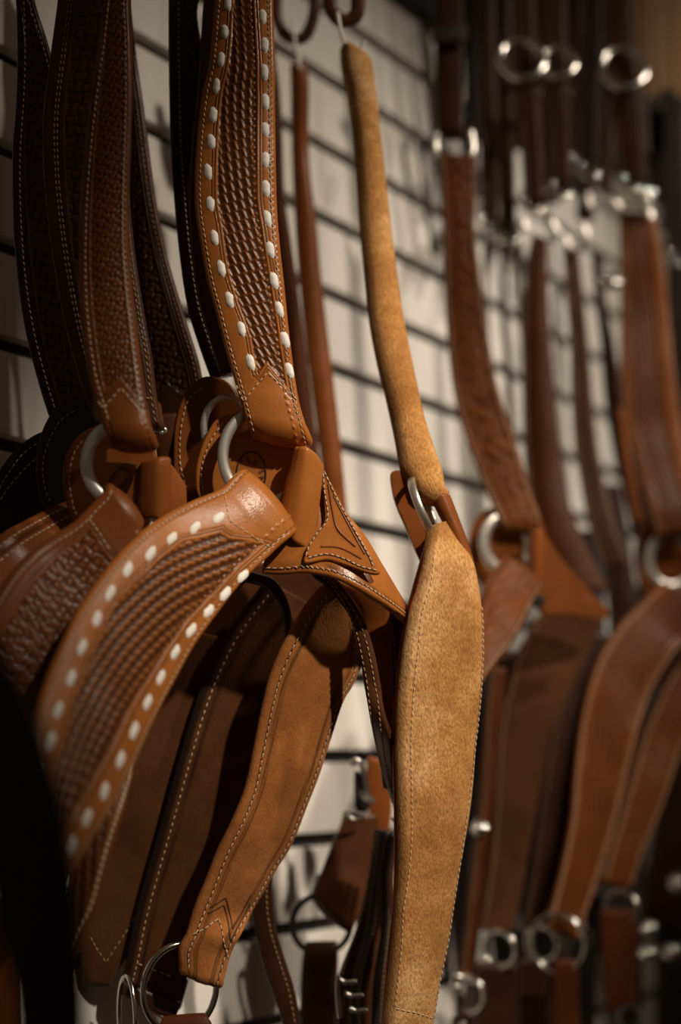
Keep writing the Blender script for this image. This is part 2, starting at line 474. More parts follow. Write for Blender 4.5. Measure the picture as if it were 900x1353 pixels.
def tube(name, pts, r, mat, parent, m_=10, n=40, label=None):
    p = catmull(np.array(pts), n=n) if len(pts) > 2 else np.linspace(pts[0], pts[1], 8)
    T = norm(np.gradient(p, axis=0)); ref = np.array([0.3, 0.5, 0.81]); x = norm(np.cross(T, ref)); y = np.cross(T, x)
    n = len(p); rr = np.broadcast_to(np.asarray(r, float), (n,)) if np.ndim(r) == 0 else np.interp(np.linspace(0, 1, n), np.linspace(0, 1, len(r)), r)
    a = np.linspace(0, 2 * math.pi, m_, endpoint=False)
    V = (p[:, None] + rr[:, None, None] * (np.cos(a)[None, :, None] * x[:, None] + np.sin(a)[None, :, None] * y[:, None])).reshape(-1, 3)
    Q = [[i * m_ + j, i * m_ + (j + 1) % m_, (i + 1) * m_ + (j + 1) % m_, (i + 1) * m_ + j] for i in range(n - 1) for j in range(m_)]
    ex = [list(range(m_))[::-1], list(range((n - 1) * m_, n * m_))]
    return link(name, mesh_arrays(name, V - origin_of(parent), np.array(Q), ex), mat, parent, None, label)


def pxtube(name, pts, r, mat, parent, **kw):
    return tube(name, [P(*p) for p in pts], r, mat, parent, **kw)


def box(name, lo, hi, mat, parent=None, bev=0.0, kind=None, label=None):
    x0, y0, z0 = lo; x1, y1, z1 = hi; o = origin_of(parent)
    V = np.array([[x, y, z] for x in (x0, x1) for y in (y0, y1) for z in (z0, z1)], float) - o
    Q = np.array([[0, 1, 3, 2], [4, 6, 7, 5], [0, 4, 5, 1], [2, 3, 7, 6], [0, 2, 6, 4], [1, 5, 7, 3]])
    ob = link(name, mesh_arrays(name, V, Q, smooth=False), mat, parent, kind, label)
    if bev:
        md = ob.modifiers.new('bevel', 'BEVEL'); md.width = bev; md.segments = 2
    return ob


# ------------------------------------------------------------------ relief patterns (u, v in metres)
def gauss(x, s): return np.exp(-(x / s) ** 2)


def sstep(x, a, b):
    t = np.clip((x - a) / (b - a), 0, 1); return t * t * (3 - 2 * t)


def weave_strokes(u, v, a=(0.0054, -0.0019), b=(0.0009, 0.0070), sd=(0.36, 0.93), w=0.00095, ln=0.0046):
    """basket stamp: slanting strokes on a lattice, tied by low cross ribs; 0..1"""
    det = a[0] * b[1] - a[1] * b[0]
    s = (u * b[1] - v * b[0]) / det; t = (-u * a[1] + v * a[0]) / det
    s0, t0 = np.round(s), np.round(t); best = np.zeros_like(u)
    for i in (-1, 0, 1):
        for j in (-1, 0, 1):
            cx = (s0 + i) * a[0] + (t0 + j) * b[0]; cy = (s0 + i) * a[1] + (t0 + j) * b[1]
            dx, dy = u - cx, v - cy
            par = dx * sd[0] + dy * sd[1]; per = -dx * sd[1] + dy * sd[0]
            hh = gauss(per, w) * np.clip(1 - (par / ln) ** 2, 0, 1) ** 0.5 * (0.82 + 0.18 * par / ln)
            best = np.maximum(best, hh)
    tf = t - np.floor(t)
    rib = 0.34 * gauss((tf - 0.5), 0.10)
    return np.maximum(best, rib)


def weave_cells(u, v, c=0.006, ang=0.35, asp=1.0):
    """basket weave: bowed cells that alternate direction; 0..1"""
    ca, sa = math.cos(ang), math.sin(ang)
    x = (u * ca + v * sa) / c; y = (-u * sa + v * ca) / (c * asp)
    i, j = np.floor(x), np.floor(y); fx, fy = x - i - 0.5, y - j - 0.5
    par = np.mod(i + j, 2)
    h0 = (1 - (2 * np.abs(fx)) ** 2.2) * (0.62 + 0.38 * (np.abs(fy) * 2) ** 2) * np.clip((0.5 - np.abs(fx)) * 8, 0, 1)
    h1 = (1 - (2 * np.abs(fy)) ** 2.2) * (0.62 + 0.38 * (np.abs(fx) * 2) ** 2) * np.clip((0.5 - np.abs(fy)) * 8, 0, 1)
    return np.clip(np.where(par < 0.5, h0, h1), 0, 1)


def scroll(u, v, c=0.016):
    """floral carving: swirling leaf lines; 0..1"""
    x, y = u / c, v / c
    a = np.sin(x * 3.1 + 1.7 * np.sin(y * 2.3)) + np.sin(y * 2.6 + 1.9 * np.sin(x * 1.7 + 0.6))
    b = np.abs(np.sin(a * 2.4))
    return np.clip(b, 0, 1)


def tooled(rb, lpx=None, rpx=None, end=None, start=None, lf=0.2, rf=0.8, pat=None, depth=0.0012, dye=0.92, pits=(), dots=None, base_dye=0.0):
    """height function with a tooled panel between two border lines; borders from pixels or fractions"""
    def border(pts, frac):
        if pts is None: return lambda v: np.full_like(v, frac)
        q = np.array(sorted([rb.near(*p)[::-1] for p in pts]))
        return lambda v: np.interp(v, q[:, 0], q[:, 1])
    bl, br = border(lpx, lf), border(rpx, rf)
    def seam(pts):
        q = np.array(sorted([rb.near(*p) for p in pts])); return lambda uf: np.interp(uf, q[:, 0], q[:, 1])
    se = seam(end) if end else None; ss = seam(start) if start else None

    def hf(U, V, w, uf):
        d = np.minimum((uf - bl(V)) * w, (br(V) - uf) * w)
        if se is not None: d = np.minimum(d, (se(uf) - V) * 0.72)
        if ss is not None: d = np.minimum(d, (V - ss(uf)) * 0.72)
        ins = sstep(d, 0.0, 0.0012)
        p = pat(U, V)
        h = -depth * ins * (1 - p * 0.9)
        dy = dye * ins * np.clip(1.3 - p * 1.45, 0, 1)
        for q, s in ((-0.0016, 0.0005), (-0.0034, 0.0004)):
            gr = gauss(d - q, s); h = h - 0.00055 * gr; dy = np.maximum(dy, 0.7 * gr)
        h = h + 0.0003 * gauss(d + 0.0025, 0.0006)
        if dots:
            rowd = (br(V) - uf) * w - 0.0026; ph = np.mod(V / dots, 1) - 0.5
            bump = gauss(rowd, 0.0008) * gauss(ph * dots, 0.0009)
            band = gauss(rowd, 0.0016) * (d > 0)
            h = h * (1 - band) + band * (-depth) + bump * 0.0011; dy = np.maximum(dy * (1 - bump), 0.8 * band * (1 - 1.2 * bump))
        for side, ins_, pitch in pits:
            x = (U if side == 'L' else w - U) - ins_
            ph = np.mod(V / pitch + 0.5, 1) - 0.5
            pit = gauss(x, 0.00075) * gauss(ph * pitch, 0.0009); lane = gauss(x, 0.0011)
            h = h - 0.0007 * pit - 0.0002 * lane; dy = np.maximum(dy, np.maximum(0.9 * pit, 0.12 * lane))
        return h, np.maximum(dy, base_dye)
    return hf


def grooves(lines, pits=(), edge=0.0, amt=0.95):
    """plain strap with scored lines: lines = (side, inset) metres; edge = dark left edge width"""
    def hf(U, V, w, uf):
        h = np.zeros_like(U + V); dy = np.zeros_like(h)
        for side, ins_ in lines:
            x = (U if side == 'L' else w - U) - ins_
            g = gauss(x, 0.0006); h = h - 0.0006 * g; dy = np.maximum(dy, 0.75 * g)
        for side, ins_, pitch in pits:
            x = (U if side == 'L' else w - U) - ins_; ph = np.mod(V / pitch + 0.5, 1) - 0.5
            pit = gauss(x, 0.0008) * gauss(ph * pitch, 0.0009); h = h - 0.0006 * pit - 0.0003 * gauss(x, 0.0012); dy = np.maximum(dy, 0.85 * pit)
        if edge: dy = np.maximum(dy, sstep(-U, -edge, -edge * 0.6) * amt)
        return h, dy
    return hf


def lace_piece(rb, px, py, parent, l=0.0114, w_=0.0057, mat=None):
    uf, v = rb.near(px, py); p, A, T, Nn = rb.pt(np.array([uf]), np.array([v]), 0.0002)
    p, A, T, Nn = p[0], A[0], norm(T[0]), Nn[0]; B = norm(np.cross(Nn, T))
    l *= random.uniform(0.93, 1.06); w_ *= random.uniform(0.93, 1.05); tw = random.uniform(-0.07, 0.07)
    T2 = T * math.cos(tw) + B * math.sin(tw); B2 = np.cross(Nn, T2)
    nx, ny = 7, 5; V = []; Q = []
    for i in range(nx):
        f = i / (nx - 1) * 2 - 1; ww = w_ / 2 * (1 - abs(f) ** 5 * 0.55)
        for j in range(ny):
            g = j / (ny - 1) * 2 - 1; hh = 0.0009 * (1 - f ** 6) * (1 - abs(g) ** 5) - 0.0003 * (abs(f) ** 4 + abs(g) ** 4)
            V.append(p + T2 * (f + 0.13 * g) * l / 2 + B2 * g * ww + Nn * hh)
    for i in range(nx - 1):
        for j in range(ny - 1):
            a = i * ny + j; Q.append([a, a + 1, a + ny + 1, a + ny])
    return link('buckstitch', mesh_arrays('buckstitch', np.array(V) - origin_of(parent), np.array(Q)), mat or M['lace'], parent)

# ================================================================== SETTING
PITCHZ = 0.0762
z_ref = on_wall(441, 199)[2] + 0.0051              # one of the grooves seen beside the suede strap
z_top = on_wall(515, -4)[2]
wall = link('wall_back', None, None) if False else None
wb = box('wall_back', (0.2, 0.012, 0.0), (4.6, 0.05, 3.0), M['back'], None, 0, 'structure')
k = -16
zs = []
while True:
    z0 = z_ref + k * PITCHZ
    if z0 > z_top: break
    zs.append(z0); k += 1
for z0 in zs:
    z1 = min(z0 + PITCHZ - 0.0124, z_top)
    if z1 - z0 < 0.01: continue
    box('slat', (0.2, 0.0, z0 + 0.0), (4.6, 0.0118, z1), M['slat'], wb, 0.0012)
z_b = on_wall(640, -2)[2]
tr = box('trim_1', (0.2, -0.018, z_top), (4.6, 0.0118, z_b - 0.012), M['trim'], None, 0.002, 'structure')
box('trim_2', (0.2, -0.012, z_b - 0.012), (4.6, 0.0118, z_b + 0.004), M['slat'], None, 0.001, 'structure')
x = 0.2
up = box('wall_upper', (0.2, 0.009, z_b + 0.004), (4.6, 0.0119, 3.0), M['back'], None, 0, 'structure')
while x < 4.6:
    wd = 0.14
    box('plank', (x, -0.004, z_b + 0.004), (min(x + wd - 0.012, 4.6), 0.009, 3.0), M['plank'], up, 0.002); x += wd
box('floor', (-1.5, -3.5, -0.05), (4.6, 0.05, 0.0), M['floor'], None, 0, 'structure')
box('baseboard_back', (0.2, -0.014, 0.0), (4.6, 0.0118, 0.12), M['trim'], None, 0.002, 'structure')

COLL = 'western breast collars hanging on the wall'


def strap(name, rows, mat, parent, stitch=(), paths=(), t=0.005, nu=20, dv=0.002, hf=None, roll=None, r=0.0022, camber=0.001, thread='thread', pitch=0.0043, label=None, tail=0.02, slant=0.12, ls=0.003, ws=0.0009, holes=False):
    rb = Ribbon(rows, t=t, dv=dv, camber=camber, roll=roll, tail=tail)
    h = hf(rb) if hf else None
    rb.build(name, M[mat], parent, nu=nu, hf=h, r=r, label=label)
    fr = []
    for s in stitch: fr += edge_frames(rb, s[0], s[1], pitch, *(s[2:] if len(s) > 2 else ()), slant=slant)
    for p in paths: fr += path_frames(rb, p, pitch)
    if fr:
        stitch_mesh('stitching', fr, rb.obj, M[thread], l=ls, w_=ws)
        if holes: hole_mesh(fr, rb.obj)
    return rb


# ================================================================== 1  LACED COLLAR
c1 = thing('breast_collar', 'tan basket-stamped breast collar with white rawhide lacing along both edges', 'breast collar', P(348, 605, 0.99), COLL)
rowsA = [(300, -95, 366, -95, 1.03), (290, -45, 363, -45, 1.02), (283, 0, 361, 0, 1.01), (276, 80, 363, 80, 1.0), (267, 120, 363, 121, .998), (261, 165, 363.5, 167, .995), (257.5, 215, 364.5, 220, .99), (257, 267, 366, 275, .987), (263, 313, 370, 325, .984), (272.5, 367, 376, 380, .982), (285, 413, 381, 430, .98),
         (298, 463, 387, 478, .978), (309, 500, 392, 512, .976), (316, 524, 397, 537, .974), (322, 547, 404, 560, .973)]
PA_l = [(309, 0), (305, 53), (293, 133), (288, 200), (286, 267), (292, 300), (301, 361), (317, 407), (331, 447), (341, 497)]
PA_r = [(336, 0), (340, 133), (341, 267), (345, 300), (355, 353), (365, 420), (373, 473), (380, 513)]
A1 = strap('shoulder_strap', rowsA, 'tan', c1, [('L', .0042, .0, .40), ('R', .0036, .0, .40)], t=.007, nu=96, dv=.00075, camber=.0035, roll=(.0145, 2.7), tail=.004, r=.003,
           hf=lambda rb: tooled(rb, PA_l, PA_r, end=[(334, 490), (343, 497), (353, 481), (380, 515), (386, 517)], pat=weave_strokes, dots=.0052, pits=[('L', .0042, .0043), ('R', .0036, .0043)]),
           paths=[[(309, 508), (322, 531), (354, 494), (393, 529)]])
for q in [(301, 8), (298, 44), (293, 80), (287, 116), (283, 153), (279, 189), (277, 229), (278, 271), (285, 315), (293, 356), (305, 397), (319, 436), (332, 480),
          (347, 24), (349, 61), (350, 97), (351, 135), (351, 172), (351, 211), (351, 249), (353, 289), (358, 330), (363, 371), (369, 409), (376, 449), (382, 489)]:
    lace_piece(A1, q[0], q[1], A1.obj)
rowsB = [(312, 625, 384, 710, .955), (304, 633, 376, 716, .952), (292, 645, 356, 735, .946), (258, 659, 322, 768, .93), (222, 678, 288, 812, .912), (193, 698, 262, 848, .895), (165, 725, 238, 890, .878), (140, 755, 218, 928, .862), (115, 790, 199, 966, .846),
         (97, 822, 184, 1000, .832), (80, 858, 169, 1032, .82), (66, 892, 152, 1064, .808), (54, 930, 136, 1092, .797), (46, 970, 118, 1120, .787), (42, 1015, 106, 1145, .78), (42, 1055, 94, 1165, .775), (45, 1095, 84, 1185, .77)]
rowsB = rowsB[::-1]
PB_l = [(300, 703), (240, 715), (190, 755), (155, 792), (120, 862), (97, 922), (80, 985), (70, 1040)]
PB_r = [(347, 722), (300, 767), (240, 828), (200, 888), (168, 945), (143, 995), (112, 1050), (92, 1090)]
B1 = strap('lower_strap', rowsB, 'tan', c1, [('L', .0040), ('R', .0040)], t=.007, nu=96, dv=.00085, camber=.004, roll=(.012, 2.7), tail=.004, r=.003,
           hf=lambda rb: tooled(rb, PB_l, PB_r, end=[(288, 707), (300, 712), (328, 716), (352, 722)], pat=lambda u, v: weave_strokes(u, v, w=.0014, a=(.0058, -.003), ln=.0042), pits=[('L', .004, .0043), ('R', .004, .0043)], dots=.0052),
           paths=[[(295, 648), (299, 690), (312, 700), (357, 724)]])
for q in [(286, 688), (256, 700), (225, 713), (196, 732), (166, 753), (144, 784), (125, 819), (106, 857), (90, 897), (75, 940), (64, 980), (56, 1018),
          (320, 761), (297, 785), (273, 807), (250, 832), (229, 862), (209, 895), (191, 929), (174, 965), (155, 1003), (134, 1044), (113, 1081), (95, 1117)]:
    lace_piece(B1, q[0], q[1], B1.obj)
dpl = lambda x, y: .994
pl1 = plate('ring_plate', [(292, 551), (274, 572), (262, 602), (258, 630), (264, 660), (300, 695), (350, 712), (392, 700), (410, 655), (408, 605), (395, 568), (345, 545)], dpl, .006, M['tan'], c1)
stitch_mesh('stitching', px_frames([(296, 558), (281, 578), (270, 604), (266, 630), (270, 656)], dpl), pl1, M['thread'])
stm = thing  # maker's impression: a ring and small worn letters
ringm = ring_obj('maker_stamp', 332, 626, .9932, .0102, .00045, .0004, 0, 0, M['ink'], pl1, n=40, m_=6, sy=1.5)
def glyph(ch, px, py, d, rot, size, parent):
    cu = bpy.data.curves.new('stamp_letter', 'FONT'); cu.body = ch; cu.size = size; cu.extrude = .0002; cu.align_x = 'CENTER'; cu.align_y = 'CENTER'
    o = bpy.data.objects.new('tmp', cu); C.objects.link(o); dg = bpy.context.evaluated_depsgraph_get(); me = bpy.data.meshes.new_from_object(o.evaluated_get(dg))
    bpy.data.objects.remove(o); x, y, nn = cam_basis(0, 0); c = P(px, py, d) - origin_of(parent); a = math.radians(rot)
    X = x * math.cos(a) + y * math.sin(a); Y = -x * math.sin(a) + y * math.cos(a)
    me.transform(Matrix(((X[0], Y[0], nn[0], c[0]), (X[1], Y[1], nn[1], c[1]), (X[2], Y[2], nn[2], c[2]), (0, 0, 0, 1))))
    return link('stamp_letter', me, M['ink'], parent)
for ch, px, py, rot in (('E', 329, 609, 12), ('R', 337, 612, -25), ('S', 346, 622, -70), ('N', 346, 632, -95)): glyph(ch, px, py, .9930, rot, .0052, pl1)
ring_obj('dee_ring', 349, 603, .985, .0287, .0040, .0013, 14, 4, M['steel'], c1, sy=1.12)
# tie-down tab: rolled fold, flap with lower hem, stitched overlay
F1 = strap('tie_down_loop', [(428, 612, 414, 733, .974), (421, 601, 408, 728, .971), (413, 594, 400, 723, .968), (405, 590, 388, 716, .966), (397, 589, 377, 705, .968), (393, 590, 370, 700, .971)], 'tan', c1, t=.005, nu=26, dv=.0012, camber=.0006, roll=(.008, 2.4), r=.0025, tail=.003)
fl = Ribbon([(385, 606, 345, 757, .987, .972), (404, 600, 366, 758, .986, .968), (417, 601, 385, 757, .985, .966), (425, 614, 399, 756, .985, .965), (440, 640, 414, 757, .985, .963), (458, 674, 442, 762, .984, .961), (482, 703, 474, 776, .985, .962), (505, 742, 500, 791, .988, .966), (526, 778, 525, 808, 1.0, .984), (543, 808, 543, 822, 1.022, 1.012)], t=.006, dv=.0015, camber=.0005)
fl.build('tie_down_flap', M['tan'], c1, nu=26, hf=grooves([('R', .0062)], [('R', .0038, .0043)]), r=.0028)
flf = edge_frames(fl, 'R', .0038); stitch_mesh('stitching', flf, fl.obj, M['thread']); hole_mesh(flf, fl.obj)
dov = lambda x, y: .9695 - .019 * (y - 690) / 150
ov = plate('overlay_patch', [(424, 612), (434, 634), (457, 676), (480, 715), (498, 746), (502, 757), (490, 758), (457, 747), (432, 740), (408, 744), (401, 742), (405, 726), (418, 705), (429, 686), (427, 650), (422, 622)], dov, .0035, M['tan'], c1, n=64)
ovf = px_frames([(427, 624), (429, 650), (433, 684), (420, 703), (408, 722), (404, 735)], dov, 7.5, .0006) + px_frames([(406, 737), (432, 732), (455, 738), (476, 748), (496, 753)], dov, 7.5, .0006) + px_frames([(428, 622), (448, 664), (470, 703), (488, 735), (494, 750)], dov, 7.5, .0006)
stitch_mesh('stitching', ovf, ov, M['thread']); hole_mesh(ovf, ov)
pxtube('carved_line', [(434, 640, dov(434, 640)), (440, 676, dov(440, 676)), (447, 700, dov(447, 700)), (470, 722, dov(470, 722))], .0009, M['tan2'], ov)
pxtube('carved_line', [(424, 722, dov(424, 722)), (450, 724, dov(450, 724)), (478, 738, dov(478, 738))], .0007, M['tan2'], ov)
pxtube('carved_line', [(441, 655, dov(441, 655)), (460, 692, dov(460, 692)), (482, 732, dov(482, 732))], .0007, M['tan2'], ov)
strap('tie_down_strap', [(385, 728, 425, 732, 1.002), (410, 755, 442, 760, .997), (430, 772, 458, 779, .993), (450, 796, 481, 818, .99), (465, 824, 494, 861, .99), (477, 876, 504, 915, .992), (486, 939, 514, 971, .995), (496, 989, 520, 1020, 1.025), (507, 1025, 528, 1075, 1.04), (520, 1060, 540, 1120, 1.05)], 'choc', c1, [('L', .004), ('R', .008)], t=.005, nu=14, dv=.003, thread='threadd', hf=lambda rb: grooves([], edge=.006))
strap('tie_down_lining', [(446, 768, 512, 785, 1.02), (478, 815, 516, 840, 1.03), (490, 880, 519, 905, 1.035), (498, 960, 521, 980, 1.04), (505, 1040, 526, 1050, 1.045)], 'tan2', c1, t=.004, nu=12, dv=.004)
strap('tie_down_strap', [(506, 792, 541, 808, 1.03), (513, 850, 538, 862, 1.045), (516, 930, 536, 935, 1.05), (517, 1000, 534, 1004, 1.055), (522, 1100, 540, 1100, 1.06)], 'dark', c1, [('L', .005)], t=.005, nu=12, dv=.004, thread='threadd')

# ================================================================== 2  PLAIN-EDGED BASKET COLLAR, LEFT
c2 = thing('breast_collar', 'russet breast collar with fine basket stamping and plain stitched edge, in front at left', 'breast collar', P(135, 620, 0.9), COLL)
rowsA2 = [(152, -95, 178, -95, .96), (143, -45, 175, -45, .95), (135, 0, 172, 0, .94), (128, 60, 174, 58, .933), (118, 130, 174, 128, .927), (110, 200, 172, 198, .922), (105, 265, 170, 262, .918), (103, 330, 170, 326, .914), (104, 395, 175, 390, .91), (109, 450, 181, 442, .906), (117, 500, 187, 492, .902), (127, 535, 192, 528, .899), (133, 556, 199, 560, .896)]
A2 = strap('shoulder_strap', rowsA2, 'tan2', c2, [('L', .0052), ('R', .0036)], t=.007, nu=72, dv=.001, camber=.003, roll=(.0135, 2.7), tail=.004, r=.0035,
           hf=lambda rb: tooled(rb, None, None, end=[(126, 523), (140, 520), (160, 502), (182, 528), (187, 530)], lf=.24, rf=.88, pat=lambda u, v: weave_cells(u, v, .0042, .45, 1.25), pits=[('L', .0052, .0043), ('R', .0036, .0043)], base_dye=.12),
           paths=[[(129, 530), (137, 540), (160, 514), (190, 550)]])
rowsB2 = [(138, 648, 187, 703, .903), (122, 664, 182, 735, .90), (98, 688, 170, 770, .895), (64, 710, 148, 815, .888), (38, 730, 128, 860, .88), (14, 756, 108, 905, .872), (-8, 790, 88, 950, .864), (-28, 835, 62, 990, .856), (-44, 885, 40, 1025, .85)]
B2 = strap('lower_strap', rowsB2[::-1], 'tan2', c2, [('L', .0056), ('R', .004)], t=.007, nu=60, dv=.0012, camber=.003, roll=(.0075, 2.6), tail=.008, r=.0035,
           hf=lambda rb: tooled(rb, None, None, end=[(100, 705), (120, 700), (134, 722), (150, 745), (165, 770)], lf=.2, rf=.9, pat=lambda u, v: weave_cells(u, v, .006, .3, 1.2), pits=[('L', .0056, .0043)], base_dye=.2),
           paths=[[(117, 684), (130, 704), (143, 728)]])
dp2 = lambda x, y: .937
pl2 = plate('ring_plate', [(108, 572), (92, 590), (83, 615), (83, 645), (90, 675), (106, 700), (150, 712), (190, 700), (208, 660), (205, 600), (190, 565), (140, 560)], dp2, .006, M['tan2'], c2)
stitch_mesh('stitching', px_frames([(110, 582), (99, 596), (93, 618), (92, 642), (97, 670), (102, 682)], dp2), pl2, M['thread'])
ring_obj('maker_stamp', 168, 640, .9362, .009, .00045, .0004, 0, 0, M['ink'], pl2, n=36, m_=6, sy=1.5)
ring_obj('dee_ring', 158, 612, .925, .0212, .0040, .0013, 14, 4, M['steel'], c2, sy=1.18, arc=(75, 285))
strap('tie_down_loop', [(226, 604, 222, 690, .93), (218, 603, 214, 688, .927), (208, 604, 206, 686, .925), (198, 606, 196, 686, .927), (190, 608, 188, 686, .93)], 'tan2', c2, t=.005, nu=18, dv=.0015, roll=(.007, 2.4), r=.0025, tail=.003)
strap('tie_down_flap', [(205, 605, 203, 690, .945), (226, 612, 228, 690, .95), (246, 640, 246, 690, .955)], 'tan2', c2, t=.005, nu=14, dv=.002)

# ================================================================== 3  DARK COLLARS BEHIND, LEFT
def dark_collar(label, rows, mat, lf, rf, pat, depth, nu, dv, stl, thread='threadd', end=None, roll=None, paths=(), cat_at=None, base=.25):
    c = thing('breast_collar', label, 'breast collar', P(*(cat_at or ((rows[-1][0] + rows[-1][2]) / 2, rows[-1][1], rows[-1][4]))), COLL)
    rb = strap('shoulder_strap', rows, mat, c, stl, paths, t=.007, nu=nu, dv=dv, camber=.002, r=.003, thread=thread, roll=roll,
               hf=lambda rb: tooled(rb, lf=lf, rf=rf, end=end, pat=pat, depth=depth, base_dye=base, pits=[(s[0], s[1], .0043) for s in stl]))
    return c, rb


c3, r3 = dark_collar('very dark tooled breast collar, second from left, bordered in twin tan stitch lines', [(84, -95, 190, -95, 0.97), (79, -45, 180, -45, 0.968), (75, 0, 172, 0, 0.966), (65, 75, 170, 72, 0.964), (56, 150, 168, 146, 0.962), (56, 220, 168, 215, 0.96), (61, 280, 171, 272, 0.958), (70, 350, 178, 338, 0.955), (84, 425, 189, 410, 0.953), (98, 480, 199, 465, 0.951), (112, 525, 206, 520, 0.95), (122, 552, 212, 556, 0.95)],
                     'choc', .26, .84, lambda u, v: weave_cells(u, v, .0075, .1), .0014, 64, .0011, [('L', .0088), ('L', .0108), ('R', .0034)], roll=(.007, 2.4), paths=[[(150, 535), (165, 520), (200, 528)]])
dp3 = lambda x, y: .968
p3 = plate('ring_plate', [(108, 520), (78, 535), (58, 562), (48, 600), (48, 635), (58, 668), (90, 690), (140, 690), (170, 640), (160, 560), (135, 525)], dp3, .007, M['dark'], c3)
stitch_mesh('stitching', px_frames([(100, 542), (80, 556), (66, 580), (58, 605), (57, 630), (62, 652), (68, 664)], dp3), p3, M['thread'])
strap('lower_strap', [(-60, 770, -20, 840, .90), (-25, 728, 20, 800, .91), (8, 700, 60, 770, .92), (38, 683, 95, 745, .938), (70, 667, 130, 720, .955), (100, 655, 160, 700, .968)], 'tan2', c3, [('L', .0062), ('L', .0135)], t=.008, nu=30, dv=.002, camber=.003, r=.0035, ls=.0034, ws=.0012, hf=lambda rb: grooves([('L', .009), ('L', .0105)]))

c4, r4 = dark_collar('darkest tooled breast collar, farthest left against the wall', [(14, -95, 32, -95, 1.017), (17, -45, 38, -45, 1.012), (20, 0, 45, 0, 1.007), (22, 60, 62, 55, 1.004), (20, 130, 78, 122, 1.002), (15, 210, 80, 200, 1), (16, 290, 92, 278, 0.997), (22, 370, 104, 355, 0.992), (33, 440, 114, 425, 0.989), (48, 500, 126, 485, 0.986), (62, 545, 140, 535, 0.984), (74, 575, 150, 570, 0.982)],
                     'dark', .26, .85, lambda u, v: weave_cells(u, v, .0075, .5), .0013, 50, .0014, [('L', .0065), ('R', .0036)])
dp4 = lambda x, y: .99
p4 = plate('ring_plate', [(60, 570), (30, 585), (5, 612), (-18, 650), (-30, 700), (-10, 760), (40, 760), (80, 720), (100, 640), (90, 585)], dp4, .008, M['black'], c4)
stitch_mesh('stitching', px_frames([(50, 585), (28, 602), (8, 630), (-4, 652)], dp4) + px_frames([(48, 606), (30, 622), (10, 646), (-4, 668)], dp4), p4, M['thread'])

c5, r5 = dark_collar('dark breast collar with large dumbbell-shaped stamps, its tip left of the laced collar', [(108, -95, 158, -95, 1.082), (112, -45, 165, -45, 1.077), (114, 0, 171, 0, 1.072), (116, 80, 180, 76, 1.07), (120, 150, 190, 145, 1.067), (126, 215, 198, 209, 1.065), (133, 280, 207, 272, 1.063), (142, 345, 220, 335, 1.062), (152, 400, 235, 388, 1.06), (164, 455, 251, 440, 1.058), (176, 500, 264, 484, 1.056), (188, 540, 270, 530, 1.054), (196, 580, 268, 575, 1.052)],
                     'choc', .2, .80, lambda u, v: weave_cells(u, v, .0066, .45), .0016, 76, .001, [('R', .0042), ('L', .004)], base=.1, thread='threadd', end=[(190, 530), (205, 528), (222, 508), (240, 522), (262, 530)])
dp5 = lambda x, y: 1.045
strap('tie_down_loop', [(240, 545, 200, 548, 1.02), (238, 575, 203, 578, 1.02), (236, 605, 207, 610, 1.025), (234, 660, 207, 664, 1.03)], 'choc', c5, t=.005, nu=12, dv=.003)
ring_obj('rivet', 216, 569, 1.01, .0016, .0014, .0014, 0, 0, M['steel'], c5, n=14, m_=8)

c6, r6 = dark_collar('dark stitched breast collar hidden edge-on behind the laced collar', [(224, -95, 300, -95, 1.05), (223, -45, 296, -45, 1.048), (222, 0, 262, 0, 1.045), (222, 60, 266, 60, 1.043), (223, 130, 275, 128, 1.04), (225, 200, 290, 196, 1.036), (230, 270, 300, 264, 1.033), (237, 340, 310, 332, 1.03), (247, 405, 322, 395, 1.026), (262, 455, 336, 445, 1.022), (278, 500, 350, 490, 1.02)],
                     'dark', .42, .9, lambda u, v: weave_cells(u, v, .006, .3), .0013, 40, .0016, [('L', .0082)], base=.2, thread='thread')
dp6 = lambda x, y: 1.017
p6 = plate('ring_plate', [(276, 497), (252, 510), (238, 535), (230, 570), (229, 620), (228, 665), (240, 705), (300, 705), (330, 590), (310, 515)], dp6, .006, M['tan2'], c6)
stitch_mesh('stitching', px_frames([(268, 512), (250, 527), (242, 550), (238, 580), (238, 610), (243, 635), (250, 648)], dp6), p6, M['thread'])
ring_obj('dee_ring', 300, 565, 1.008, .0165, .0026, .0012, 14, 0, M['steel'], c6, sy=1.3)
strap('lower_strap', [(290, 690, 330, 765, .985), (250, 740, 296, 800, .965), (205, 800, 246, 860, .94), (172, 855, 212, 918, .92), (150, 910, 191, 965, .90), (138, 950, 181, 1005, .885), (125, 1000, 173, 1040, .872), (112, 1060, 160, 1082, .86), (100, 1120, 144, 1134, .85), (90, 1185, 128, 1195, .842), (84, 1230, 112, 1234, .838), (78, 1270, 102, 1268, .835)], 'tan2', c6, [('R', .003)], t=.006, nu=46, dv=.0016, camber=.002, ls=.0036, ws=.0016, r=.0028,
      hf=lambda rb: tooled(rb, lf=.1, rf=.76, pat=weave_strokes, depth=.001, base_dye=.15))
c7 = thing('breast_collar', 'plain dark strap collar squeezed between the laced collar and the one behind it', 'breast collar', P(290, 495, 1.01), COLL)
strap('shoulder_strap', [(280, -95, 330, -95, 1.036), (275, -45, 330, -45, 1.031), (268, 0, 330, 0, 1.026), (261, 100, 330, 98, 1.019), (253, 180, 320, 178, 1.011), (249, 250, 318, 246, 1.007), (251, 320, 322, 314, 1.004), (260, 390, 334, 382, 1.001), (275, 445, 348, 436, 0.999), (290, 495, 360, 485, 0.997)], 'choc', c7, t=.009, nu=14, dv=.004, r=.004)

